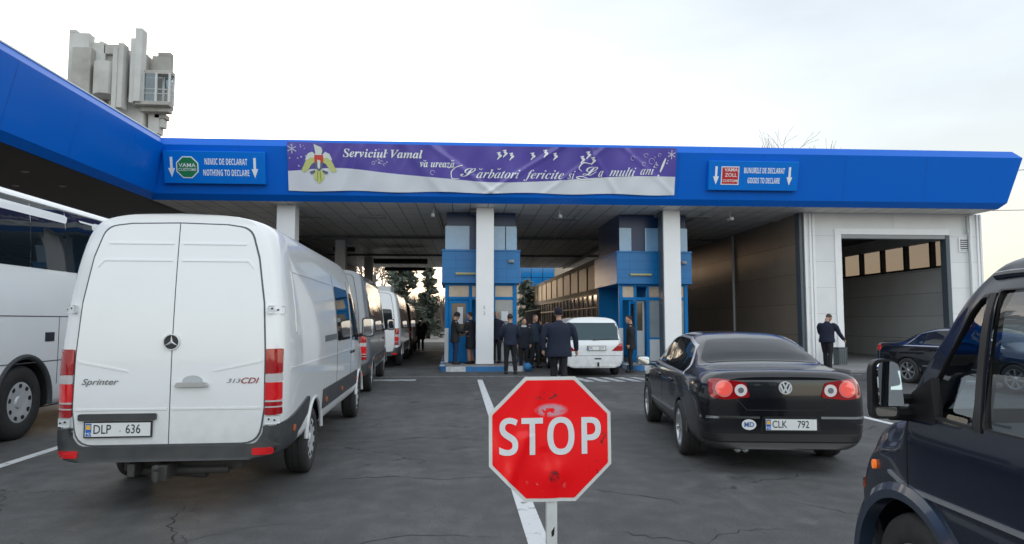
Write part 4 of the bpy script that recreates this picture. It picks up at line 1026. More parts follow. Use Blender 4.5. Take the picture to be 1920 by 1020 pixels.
def emblem():
    x, z = U(.078), Z(.57)
    yl = lambda f: [f.prism([(x + s * a, z + b) for a, b in P], 'xz', 0, .001) for s in (-1, 1) for P in ([(.08, .22), (.22, .34), (.32, .28), (.42, .05), (.55, -.22), (.46, -.28), (.34, -.2), (.22, -.02), (.1, .05)],)] + [f.prism([(x - .14, z - .22), (x + .14, z - .22), (x + .17, z - .45), (x + .08, z - .55), (x, z - .62), (x - .08, z - .55), (x - .17, z - .45)], 'xz', 0, .001)]
    on_banner('emblem', yl, mat('emblem_yellow', (.55, .58, .2), .5))
    on_banner('emblem', lambda f: [f.prism([(x + s * a, z + b) for a, b in [(.1, .26), (.2, .36), (.34, .3), (.42, .12), (.36, .1), (.26, .18), (.12, .16)]], 'xz', -.004, -.003) for s in (-1, 1)] + [f.prism([(x - .15, z + .6), (x - .05, z + .55), (x + .08, z + .5), (x + .12, z + .4), (x + .08, z + .26), (x - .1, z + .26), (x - .12, z + .42)], 'xz', -.004, -.003)], mat('emblem_white', (.66, .7, .66), .5))
    on_banner('emblem', lambda f: f.prism([(x - .14, z + .26), (x + .14, z + .26), (x + .14, z + .04), (x - .14, z + .04)], 'xz', -.009, -.008), mat('emblem_red', (.6, .06, .04), .5))
    on_banner('emblem', lambda f: [f.prism([(x - .14, z + .04), (x + .14, z + .04), (x + .11, z - .14), (x, z - .24), (x - .11, z - .14)], 'xz', -.009, -.008)] + [f.prism([(x + s * a, z + b) for a, b in [(.12, -.2), (.3, -.26), (.24, -.34), (.12, -.27)]], 'xz', -.009, -.008) for s in (-1, 1)], mat('emblem_grey', (.12, .13, .17), .5))
    on_banner('emblem', lambda f: f.prism([(x - .05, z + .13), (x + .05, z + .13), (x + .04, z - .12), (x, z - .18), (x - .04, z - .12)], 'xz', -.014, -.013), mat('emblem_white', (.66, .7, .66), .5))
    for dx in (-.04, .04): on_banner('emblem', lambda f: f.prism([(x + dx - .012, z - .25), (x + dx + .012, z - .25), (x + dx * 1.4 + .012, z - .53), (x + dx * 1.4 - .012, z - .53)], 'xz', -.004, -.003), mat('emblem_green', (.2, .33, .06), .5))
emblem()
CLOTH.build('cloth', CMATS, bt, ang=80)

# ------------------------------------------------------------ stop sign
st = thing('stop_sign', 'dented red octagonal STOP sign with white border on a thin white post', 'sign', (.47, 3.32, 0), R(1.5))
SR = .295 / math.cos(R(22.5)); SC = (-.005, 1.038)
def dent(x, z):
    x -= SC[0]; z -= SC[1]
    return .004 * math.sin(x * 9 + 1) + .003 * math.sin(z * 14) - .010 * math.exp(-((x + .13 - .35 * z) / .03) ** 2) * (1 if z < .02 else .3) \
        + .009 * math.exp(-((x + .24 + .5 * z) / .05) ** 2) - .012 * math.exp(-((x - .02) ** 2 + (z + .17) ** 2) / .004) + .006 * math.exp(-((x + .05 + .35 * z) / .02) ** 2) * (1 if z < -.05 else 0)
def warp(mb, step=None):
    return mb
def sheet(poly, y, m, name, step=.018, parent=None, th=.003):
    bm = fill2d(poly, step)
    for v in bm.verts: x, z = v.co.x, v.co.y; v.co = Vector((x, y + dent(x, z), z))
    bmesh.ops.recalc_face_normals(bm, faces=bm.faces)
    if sum(f.normal.y * f.calc_area() for f in bm.faces) > 0: bmesh.ops.reverse_faces(bm, faces=bm.faces)
    if th:
        g = bmesh.ops.extrude_edge_only(bm, edges=[e for e in bm.edges if e.is_boundary])
        for v in [x for x in g['geom'] if isinstance(x, bmesh.types.BMVert)]: v.co.y += th
    me = bpy.data.meshes.new(name); bm.to_mesh(me); bm.free(); me.materials.append(m); smooth(me, 60)
    return link(name, me, parent)
def stop_red():
    m = mat('stop_red', (.95, .005, .010), .32, coat=.18, spec=.3)
    n = m.node_tree; b = n.nodes['Principled BSDF']; L = n.links.new; tc = n.nodes.new('ShaderNodeTexCoord')
    nz = n.nodes.new('ShaderNodeTexNoise'); nz.inputs['Scale'].default_value = 26; nz.inputs['Detail'].default_value = 9; nz.inputs['Roughness'].default_value = .7; L(tc.outputs['Object'], nz.inputs['Vector'])
    def spot(cx, cz, sx, sz, col, prev, lo=.47, hi=.56):
        mp = n.nodes.new('ShaderNodeMapping'); mp.inputs['Location'].default_value = (-cx / sx, 0, -cz / sz); mp.inputs['Scale'].default_value = (1 / sx, 0, 1 / sz); L(tc.outputs['Object'], mp.inputs[0])
        ln = n.nodes.new('ShaderNodeVectorMath'); ln.operation = 'LENGTH'; L(mp.outputs[0], ln.inputs[0])
        r = n.nodes.new('ShaderNodeMapRange'); r.inputs[1].default_value = 1; r.inputs[2].default_value = .6; L(ln.outputs['Value'], r.inputs[0])
        r2 = n.nodes.new('ShaderNodeMapRange'); r2.inputs[1].default_value = lo; r2.inputs[2].default_value = hi; L(nz.outputs['Fac'], r2.inputs[0])
        mu = n.nodes.new('ShaderNodeMath'); mu.operation = 'MULTIPLY'; L(r.outputs[0], mu.inputs[0]); L(r2.outputs[0], mu.inputs[1])
        x = n.nodes.new('ShaderNodeMix'); x.data_type = 'RGBA'; x.inputs['B'].default_value = (*col, 1); L(mu.outputs[0], x.inputs['Factor'])
        if prev is None: x.inputs['A'].default_value = (.95, .005, .010, 1)
        else: L(prev, x.inputs['A'])
        return x.outputs['Result']
    z = SC[1]
    c = spot(.0, z + .135, .085, .035, (.6, .34, .4), None, .40, .46); c = spot(-.03, z + .205, .085, .022, (.1, .03, .035), c, .48, .56)
    c = spot(.012, z - .175, .032, .036, (.2, .015, .018), c, .45, .56); c = spot(.22, z - .14, .05, .05, (.05, .01, .01), c, .58, .62); c = spot(.26, z + .0, .03, .06, (.08, .02, .02), c, .56, .6)
    c = spot(-.02, z - .2, .12, .05, (.75, .35, .33), c, .6, .66); c = spot(0, z, .3, .3, (.3, .01, .012), c, .66, .72)
    L(c, b.inputs['Base Color']); return m
pl = sheet(octa(SC, SR), -.035, mat('sign_white', (.72, .74, .73), .4, var=.3, vscale=14, dark=(.5, .48, .42)), 'border_plate', .02, st)
fc = sheet(rpoly(octa(SC, SR * .945), .006, 2), -.037, stop_red(), 'red_face', .014, st, 0)
_v, _ = text2d(sansb('STOP'), bold=-.008, space=1.02); STS = .178 / (max(p[1] for p in _v) - min(p[1] for p in _v)); STW = .492 / (STS * (max(p[0] for p in _v) - min(p[0] for p in _v)))
def letters():
    bm = text_bm(sansb('STOP'), (SC[0], SC[1] + .0), False, 0, size=STS, bold=-.008, wide=STW, space=1.02)
    for k in range(60):
        for ax in (0, 1):
            no = Vector((1, 0, 0)) if ax == 0 else Vector((0, 1, 0)); c_ = -.3 + k * .02 if ax == 0 else .9 + k * .005
            if (ax == 1 and c_ > 1.2): continue
            bmesh.ops.bisect_plane(bm, geom=bm.verts[:] + bm.edges[:] + bm.faces[:], dist=1e-5, plane_co=no * c_, plane_no=no)
    for v in bm.verts: x, z = v.co.x, v.co.y; v.co = Vector((x, -.0395 + dent(x, z), z))
    me = bpy.data.meshes.new('lettering'); bm.to_mesh(me); bm.free(); me.materials.append(mat('stop_letter_white', (.74, .77, .79), .4, var=.12, vscale=20)); smooth(me, 60)
    link('lettering', me, fc)
letters()
q = MB(); q.box(-.021, .029, -.02, .02, 0, 1.25, 0); q.prism([(.0, .60), (.016, .625), (.014, .585), (.002, .575)], 'xz', -.0215, -.0195, 1)
q.build('post', [mat('post_white', (.66, .68, .68), .45, var=.4, vscale=9, dark=(.42, .4, .36)), UNDER()], st, bev=.004)
q = MB(); q.lathe([(0, .03), (.16, .03), (.2, 0)], 24, 'z'); q.build('base', UNDER(), st)
# ============================================================ VEHICLES (local y = forward, origin on the ground under the tail)
def van_st(L=6.75, H=2.55):
    base = [(0, .42), (.70, .42), (.89, .445), (.945, .56), (.965, .85), (.97, 1.2), (.945, 1.62), (.885, 2.08), (.80, H - .17), (.70, H - .065), (.44, H - .012), (0, H)]
    def sec(sx, zt=None, wx=1., zb=None):
        out = []
        for x, z in base:
            if zt is not None and z > 1.0: z = 1.0 + (z - 1.0) * (zt - 1.0) / (H - 1.0)
            out.append((x * sx, z if zb is None else max(z, zb + (z - .42) * .8)))
        return out
    return [(0, sec(.875)), (.03, sec(.925)), (.09, sec(.96)), (.2, sec(.985)), (.5, sec(1)), (1.5, sec(1)), (2.6, sec(1)), (3.6, sec(1)), (L - 2.25, sec(1, H)), (L - 1.85, sec(1, H - .03)),
            (L - 1.5, sec(1, H - .25)), (L - 1.05, sec(.99, H - .8)), (L - .85, sec(.985, 1.45)), (L - .65, sec(.97, 1.3)), (L - .3, sec(.93, 1.15)), (L - .08, sec(.86, 1.0)), (L, sec(.78, .92))]
def van_deform(x, y, z):
    k = max(0, (z - .95) / 1.6); t = max(0, 1 - y / 1.6)
    crown = .035 * (1 - (x / .95) ** 2) * t * t if y < .8 else 0
    return (x, y + (.13 * k ** 2) * t - crown + (.035 if y < .02 else .03 * t), z)

def taillight(o_name, bvh, root, x0, x1, z0, z1, s, segs):
    """segs: (fraction from top, material)"""
    last = None; zt = z1
    base = None
    for f, m in segs:
        zb = z1 - (z1 - z0) * f
        P = [(s * x0, zb), (s * x1, zb), (s * x1, zt), (s * x0, zt)]
        if s < 0: P = P[::-1]
        p = patch('taillight' if base is None else 'lens', rpoly(P, .012, 2), 'rear', bvh, m, root if base is None else base, .02, .05, .05)
        base = base or p; zt = zb
    return base

def van(name, label, cat, loc, rz, paint, kind, group=None, H=2.55, detail=True):
    L = 6.75
    t = thing(name, label, cat, loc, rz, group)
    ra, fa = 1.47, 5.66
    body, bvh = car_body(van_st(L, H), paint, t, [(ra, .35, .43, .62), (fa, .35, .43, .62)], van_deform, 4, 4, 40)
    for x in (-.82, .82):
        for y in (ra, fa): wheel(t, x, y, .345, .225, 'cover' if detail else 'steel', .62)
    gap = mat('panel_gap', (.07, .075, .08), .7)
    # rear doors, a millimetre-thin step proud of the body so the seams shade like seams
    top = H - .10
    dr = [(.0045, .56, 0), (.735, .56, .16), (.775, .86, 0), (.77, 1.3, 0), (.745, 1.75, 0), (.685, 2.15, 0), (.605, top - .03, .12), (.4, top, 0), (.0045, top + .01, 0)]
    for s in (1, -1):
        P = rpoly(dr, .05, 5)
        if s < 0: P = mirror(P)
        d = patch('rear_door', P, 'rear', bvh, paint, t, .012, .02, .06, 50)
        a = 1 if s > 0 else -1
        if kind == 'panel':
            # pressed edges in the door skin
            for zz, x0, x1, ex in ((H - .27, .04, .575, .0), (2.13, .04, .60, .06)):
                pts = [(x0 * a, zz), (x1 * a, zz)] + ([((x1 + .05) * a, zz - ex)] if ex else [])
                for i in range(len(pts) - 1):
                    (xa, za), (xb, zb) = pts[i], pts[i + 1]
                    Q = [(xa, za - .008), (xb, zb - .008), (xb, zb + .008), (xa, za + .008)]
                    if a < 0: Q = Q[::-1]
                    patch('pressed_edge', Q, 'rear', bvh, paint, d, .018, .012, .06, 80)
            Q = [(.02 * a, .845), (.755 * a, .845), (.755 * a, .86), (.02 * a, .86)]
            patch('pressed_edge', Q if a > 0 else Q[::-1], 'rear', bvh, paint, d, .018, .012, .06, 80)
            Q = [(.35 * a, 1.165), (.75 * a, 1.245), (.75 * a, 1.265), (.35 * a, 1.18)]
            patch('pressed_edge', Q if a > 0 else Q[::-1], 'rear', bvh, paint, d, .017, .012, .06, 80)
        else:
            W = rpoly([(.09, 1.32), (.74, 1.32), (.66, 2.0), (.09, 2.03)], .07, 4)
            patch('rear_window', W if a > 0 else mirror(W), 'rear', bvh, DGLASS(), d, .016, .02, .1)
    O = rpoly([(u + (.012 if u > .1 else 0), v + (.012 if v > 1 else -.012), *r_) for u, v, *r_ in dr], .05, 5)
    patch('door_gap', O + mirror(O), 'rear', bvh, mat('gap_grey', (.10, .11, .12), .7), t, .005, .01, .06)
    # bumper: a dark U around the foot of the doors, wrapping round the corners
    U_ = rpoly([(-.93, .445, .06), (-.7, .424, 0), (.7, .424, 0), (.93, .445, .06), (.93, .70, 0), (.79, .70, .0), (.78, .64, .05), (.72, .548, .08), (-.72, .548, .08), (-.78, .64, .05), (-.79, .70, 0), (-.93, .70, 0)], .03, 4)
    b = patch('rear_bumper', U_, 'rear', bvh, PLASTIC(), t, .055, .09, .05, 50)
    for s, md in ((1, 'right'), (-1, 'left')):
        Q = rpoly([(.0, .43), (.62, .43), (.56, .56), (.98, .68), (1.06, .83), (.98, .85), (.10, .72), (.0, .70)], .02, 3)
        patch('rear_bumper', Q, md, bvh, PLASTIC(), t, .02, .05, .06)
        for y0, y1 in ((ra + .47, fa - .47),):
            patch('side_moulding', rpoly([(y0, .60), (y1, .60), (y1, .82), (y0, .82)], .03), md, bvh, PLASTIC(), t, .018, .03, .25)
        patch('side_moulding', rpoly([(fa + .46, .60), (fa + .8, .60), (fa + .8, .82), (fa + .46, .82)], .03), md, bvh, PLASTIC(), t, .018, .03, .2)
        for y, z in ((.33, .6), (ra + .62, .66), (fa - .6, .66), (3.4, .66)):
            patch('side_marker', rpoly([(y, z), (y + .05, z), (y + .05, z + .06), (y, z + .06)], .015), md, bvh, mat('amber_lens', (.7, .12, .01), .2, coat=1.), t, .03, .02, 0)
        # side windows
        if kind == 'panel': wins = [rpoly([(3.06, 1.34), (4.32, 1.34), (4.32, 2.06), (3.06, 2.06)], .06)]
        else: wins = [rpoly([(y0, 1.34), (y1, 1.34), (y1, 2.04), (y0, 2.04)], .05) for y0, y1 in ((.45, 1.62), (1.66, 3.0), (3.04, 4.34))]
        for W in wins:
            wo = patch('side_window', W, md, bvh, DGLASS(), t, .006, .02, .2)
        patch('door_window', rpoly([(4.52, 1.32), (5.62, 1.27), (5.45, 1.55), (5.12, 2.0), (4.52, 2.03)], .06), md, bvh, DGLASS(), t, .006, .02, .12)
        for y in (3.0, 4.42): patch('panel_seam', [(y, .62), (y + .012, .62), (y + .012, 2.2), (y, 2.2)], md, bvh, gap, t, .003, .004, .15)
        patch('panel_seam', [(5.55, .62), (5.562, .62), (5.562, 1.26), (5.55, 1.26)], md, bvh, gap, t, .003, .004, .15)
        if kind == 'panel':
            patch('door_rail', rpoly([(2.05, 1.36), (2.98, 1.37), (2.98, 1.44), (2.05, 1.43)], .012), md, bvh, mat('rail_grey', (.1, .11, .12), .45), t, .006, .02, .2)
            # pressed panel edges along the side
            for (y0, y1, z0, z1) in ((.45, 2.9, 2.06, 2.075), (.22, 4.4, 1.17, 1.185)):
                patch('pressed_edge', [(y0, z0), (y1, z0), (y1, z1), (y0, z1)], md, bvh, paint, t, .006, .01, .15, 80)
            patch('pressed_edge', [(.45, 1.5), (.465, 1.5), (.465, 2.075), (.45, 2.075)], md, bvh, paint, t, .006, .01, .15, 80)
        for y in (4.62, 4.3): patch('door_handle', rpoly([(y, 1.12), (y + .14, 1.12), (y + .14, 1.16), (y, 1.16)], .015), md, bvh, PLASTIC(), t, .02, .02, 0)
        fl = MB()   # body-colour wheel-arch lip
        for y in (ra, fa):
            fl.tube([(s * .953, y + .44 * math.cos(a), .35 + .44 * math.sin(a)) for a in np.linspace(.15, math.pi - .15, 20)], .022, 8)
        build_each(fl, 'arch_lip', paint, t)
        mirror_unit(t, s * 1.13, 5.30, 1.50, .20, .32, .12)
    # tail lamps
    for s in (1, -1):
        taillight('taillight', bvh, t, .785, .918, .79, 1.36, s, ((.38, REDL()), (.51, CLEARL()), (.78, REDB()), (.805, CLEARL()), (.87, REDL()), (.89, CLEARL()), (1.0, REDL())))
        P = rpoly([(.70, .462), (.87, .462), (.87, .522), (.70, .522)], .02)
        patch('reflector', P if s > 0 else mirror(P), 'rear', bvh, REDB(), t, .066, .03, .06)
        if detail:
            for z in (1.70, .748):
                hw = .055
                P = rpoly([(.79, z - .035), (.91, z - .035), (.91, z + .035), (.79, z + .035)], .008)
                h = patch('hinge', P if s > 0 else mirror(P), 'rear', bvh, mat('hinge_white', (.66, .69, .7), .4), t, .035 if z > 1 else .03, .04, 0)
                for dx in (.04, .085):
                    P = circ((.785 + dx, z + (.008 if dx < .05 else -.002)), .009, 8)
                    patch('hinge_hole', P if s > 0 else mirror(P), 'rear', bvh, LETB(), h, .04 if z > 1 else .035, .004, 0)  # black discs paint in the dark holes of the bracket
    # underside of the tail: tow bar, exhaust, spare wheel carrier
    q = MB(); q.box(-.45, .55, .25, .5, .29, .43); q.tube([(-.35, .2, .3), (.45, .2, .3)], .035, 8); q.box(-.10, .02, -.06, .3, .27, .39); q.tube([(-.04, -.12, .27), (-.04, -.12, .36)], .024, 8); q.sphere((-.04, -.12, .385), .027, 10); q.box(-.32, -.26, .0, .2, .29, .4)
    q.tube([(-.3, .3, .3), (.25, .25, .27)], .05, 8)
    q.build('tow_bar', mat('rusty_dark_steel', (.05, .048, .045), .7, var=.5, vscale=12), t, bev=.006)
    q = MB(); q.lathe([(.0, .25), (.3, .25), (.33, .32), (.3, .4), (0, .4)], 28, 'z', (.0, .85, 0)); q.build('spare_wheel', TYRE(), t)
    return t, bvh

def star_badge(parent, bvh, c, r):
    o = patch('badge', circ(c, r, 28), 'rear', bvh, LETB(), parent, .022, .02, 0)
    q = MB()
    q.lathe([(r * .86, .01), (r * .9, -.008), (r * 1.0, -.008), (r * 1.06, .01)], 36, 'y')
    for k in range(3):
        a = R(90 + 120 * k); p = (math.cos(a) * r * .95, math.sin(a) * r * .95); w_ = r * .17
        b1 = (math.cos(a + R(60)) * w_, math.sin(a + R(60)) * w_); b2 = (math.cos(a - R(60)) * w_, math.sin(a - R(60)) * w_)
        q.add([(0, -.01, 0), (b1[0], .002, b1[1]), (p[0], -.003, p[1]), (b2[0], .002, b2[1])], [(0, 1, 2), (0, 2, 3)])
    h = bvh.ray_cast(Vector((c[0], -3, c[1])), Vector((0, 1, 0)))[0]
    q.build('emblem', BADGE(), o, (c[0], h.y - .024, c[1]))

# --- the near white van
v1, vb = van('panel_van', 'big white panel van with number plate DLP 636 seen from behind beside the coach', 'van', (-2.405, 6.1, 0), R(1.3), WHITE(), 'panel')
star_badge(v1, vb, (-.005, 1.42), .068)
hb = vb.ray_cast(Vector((.17, -3, 1.06)), Vector((0, 1, 0)))[0].y
q = MB(); q.prism(rpoly([(-.14, -.02), (.14, -.02), (.12, .018), (-.12, .018)], .015), 'xz', -.05, -.02); q.build('door_handle', SILVER(), v1, (.18, hb, 1.06), bev=.008)
patch('handle_cup', circ((.18, 1.085), .085, 24, .05), 'rear', vb, mat('cup_shade', (.42, .45, .47), .4), v1, .0145, .004, 0)
lay_text('lettering', 'Sprinter', (-.575, 1.085), 'rear', vb, mat('badge_chrome', (.22, .23, .25), .3, metal=.6), v1, .018, size=.07, bold=.014, shear=.35, wide=1.25)
lay_text('lettering', '313', (.515, 1.085), 'rear', vb, mat('badge_chrome', (.22, .23, .25), .3, metal=.6), v1, .018, size=.05, bold=.004, shear=.35, wide=1.5)
lay_text('lettering', 'CDI', (.645, 1.085), 'rear', vb, mat('badge_red', (.3, .05, .06), .3), v1, .018, size=.07, bold=.012, shear=.35, wide=1.25)
yb = vb.ray_cast(Vector((-.4, -3, .68)), Vector((0, 1, 0)))[0].y
patch('plate_lamp_bar', rpoly([(-.72, .765), (-.10, .765), (-.10, .82), (-.72, .82)], .015), 'rear', vb, PLASTIC(), v1, .045, .04, .1)
plate(v1, (-.40, yb - .035, .69), .52, .112, ('DLP', '636'), 0)
# --- the minibuses queued ahead
SILV = mat('silver_car_paint', (.21, .22, .235), .32, metal=.2, coat=.8, var=.15, vscale=2)
v2, _ = van('minibus', 'silver sided minibus with tinted windows queued directly ahead of the white panel van', 'minibus', (-2.73, 14.5, 0), R(2.0), SILV, 'bus', 'minibuses queuing in the first lane', 2.7, False)
v3, _ = van('minibus', 'white minibus with a roof box, third in the queue under the canopy', 'minibus', (-2.77, 23.6, 0), R(.4), WHITE(), 'bus', 'minibuses queuing in the first lane', 2.66, False)
q = MB(); q.prism(rpoly([(-.55, 1.2), (.55, 1.2), (.55, 2.6), (-.55, 2.6)], .15), 'xy', 2.63, 2.86); q.build('roof_box', mat('panel_white', (.62, .65, .67), .4), v3, bev=.05)
v4, _ = van('minibus', 'dark minibus with a lit amber lamp at the far end of the queue', 'minibus', (-2.85, 31.5, 0), R(.3), mat('dark_red_paint', (.03, .012, .012), .3, coat=.8), 'bus', 'minibuses queuing in the first lane', 2.5, False)

# --- coach on the left
def coach():
    t = thing('coach', 'tall white coach with dark mirror-like windows standing left of the white van', 'coach', (-7.08, 1.6, 0), 0)
    base = [(0, .34), (1.0, .34), (1.2, .38), (1.265, .5), (1.275, 1.2), (1.275, 1.9), (1.27, 2.35), (1.245, 2.9), (1.21, 3.22), (1.13, 3.36), (.7, 3.44), (0, 3.46)]
    S = lambda s, dz=0: [(x * s, z + (dz if z > 1.5 else 0)) for x, z in base]
    L = 11.6
    st = [(0, S(.92)), (.05, S(.97)), (.25, S(1)), (3, S(1)), (6, S(1)), (9, S(1)), (L - .6, S(.995)), (L - .15, S(.97, -.02)), (L, S(.9, -.05))]
    paint = mat('coach_white', (.86, .88, .89), .3, coat=.8, var=.12, vscale=1.2, dark=(.76, .79, .8), dirt=((.3, .3, .29), .7, .6))
    wy = (8.3, 2.6)
    body, bvh = car_body(st, paint, t, [(y, .5, .60, .8) for y in wy], None, 4, 4, 40)
    for y in wy:
        for s in (-1, 1): wheel(t, s * 1.09, y, .5, .29, 'cover', .56)
    gap = mat('panel_gap', (.07, .075, .08), .7)
    for s, md in ((1, 'right'), (-1, 'left')):
        for y0, y1 in ((.4, 2.3), (2.31, 4.3), (4.31, 6.3), (6.31, 8.3), (8.31, 9.16), (9.17, L - .25)):
            patch('side_window', rpoly([(y0, 2.34), (y1, 2.34), (y1, 3.26), (y0, 3.26)], .015, 2), md, bvh, DGLASS(), t, .006, .02, .3)
        for z in (1.66, 1.02): patch('panel_seam', [(.3, z), (L - .4, z), (L - .4, z + .014), (.3, z + .014)], md, bvh, gap, t, .003, .004, .4)
        for y in (1.2, 3.9, 5.2, 6.5, 7.45, 9.05, 9.95): patch('panel_seam', [(y, .42), (y + .012, .42), (y + .012, 1.66), (y, 1.66)], md, bvh, gap, t, .003, .004, .3)
        patch('vent', rpoly([(8.72, 1.31), (8.94, 1.31), (8.94, 1.44), (8.72, 1.44)], .01), md, bvh, mat('vent_dark', (.02, .022, .04), .5), t, .008, .02, .2)
        patch('vent', rpoly([(9.27, 1.22), (9.66, 1.22), (9.66, 1.52), (9.27, 1.52)], .01), md, bvh, mat('vent_dark', (.02, .022, .04), .5), t, .008, .02, .2)
        patch('side_marker', rpoly([(9.3, .86), (9.4, .86), (9.4, .9), (9.3, .9)], .01), md, bvh, mat('amber_lens', (.7, .12, .01), .2), t, .01, .02, 0)
        patch('gutter', [(.25, 3.27), (L - .3, 3.27), (L - .3, 3.31), (.25, 3.31)], md, bvh, paint, t, .02, .03, .4)
        fl = MB()
        for y in wy: fl.tube([(s * 1.262, y + .615 * math.cos(a), .5 + .615 * math.sin(a)) for a in np.linspace(-.15, math.pi + .15, 28)], .04, 8)
        build_each(fl, 'arch_lip', mat('arch_rubber', (.05, .055, .06), .6), t)
    patch('rear_window', rpoly([(-1.0, 2.35), (1.0, 2.35), (.95, 3.2), (-.95, 3.2)], .1), 'rear', bvh, DGLASS(), t, .006, .02, .2)
    return t
coach()

# --- saloons
def saloon_st(L=4.77, W=.91, H=1.47):
    w = W / .91; h = H / 1.47
    def s(zb, lo, mid, sh, gb, gt, rf, top):
        pts = [(0, zb), (.62 * lo, zb), (.80 * lo, zb + .05), (.885 * lo, zb + .18), (.905 * lo, .58), (.90 * mid, .76), sh, gb, gt, rf, top]
        return [(x * w, z * h) for x, z in pts]
    S = [
        (0.0, s(.27, .80, .80, (.66, .90), (.60, .97), (.48, 1.00), (.28, 1.012), (0, 1.016))),
        (.03, s(.26, .87, .87, (.74, .91), (.66, 1.00), (.52, 1.032), (.30, 1.045), (0, 1.05))),
        (.09, s(.25, .93, .93, (.80, .925), (.71, 1.02), (.56, 1.058), (.32, 1.07), (0, 1.076))),
        (.22, s(.22, .97, .975, (.845, .935), (.74, 1.035), (.60, 1.068), (.34, 1.082), (0, 1.088))),
        (.55, s(.20, .995, 1., (.868, .945), (.76, 1.045), (.64, 1.082), (.36, 1.098), (0, 1.104))),
        (.72, s(.20, 1, 1., (.872, .95), (.765, 1.05), (.65, 1.10), (.37, 1.125), (0, 1.132))),
        (1.0, s(.20, 1, 1., (.876, .952), (.765, 1.06), (.63, 1.205), (.40, 1.247), (0, 1.26))),
        (1.4, s(.20, 1, 1., (.878, .95), (.765, 1.06), (.605, 1.335), (.40, 1.385), (0, 1.402))),
        (1.75, s(.20, 1, 1., (.88, .945), (.768, 1.05), (.59, 1.395), (.39, 1.445), (0, 1.46))),
        (2.2, s(.20, 1, 1., (.88, .94), (.77, 1.04), (.59, 1.405), (.39, 1.457), (0, 1.47))),
        (2.7, s(.20, 1, 1., (.875, .93), (.77, 1.025), (.60, 1.37), (.39, 1.425), (0, 1.44))),
        (3.1, s(.20, 1, 1., (.87, .92), (.765, 1.01), (.63, 1.24), (.41, 1.29), (0, 1.305))),
        (3.55, s(.20, .995, 1., (.86, .90), (.77, .975), (.68, 1.03), (.42, 1.06), (0, 1.07))),
        (3.75, s(.20, .99, .99, (.85, .88), (.76, .94), (.66, .965), (.40, .99), (0, 1.0))),
        (4.2, s(.2, .97, .96, (.81, .82), (.72, .87), (.62, .893), (.38, .913), (0, .92))),
        (4.55, s(.22, .92, .88, (.72, .72), (.64, .76), (.55, .785), (.34, .8), (0, .806))),
        (4.72, s(.25, .82, .76, (.58, .64), (.5, .67), (.42, .69), (.26, .70), (0, .705))),
        (4.77, s(.3, .7, .62, (.46, .60), (.4, .62), (.32, .635), (.2, .64), (0, .645)))]
    return [(y * L / 4.77, p) for y, p in S]
SIDE_GLASS = [[(1.02, .985), (1.30, 1.275), (1.45, 1.305), (1.47, .995)], [(1.50, .995), (1.48, 1.31), (1.75, 1.365), (2.28, 1.385), (2.30, 1.0)], [(2.38, 1.0), (2.36, 1.385), (2.6, 1.36), (2.98, 1.235), (3.42, 1.0)]]
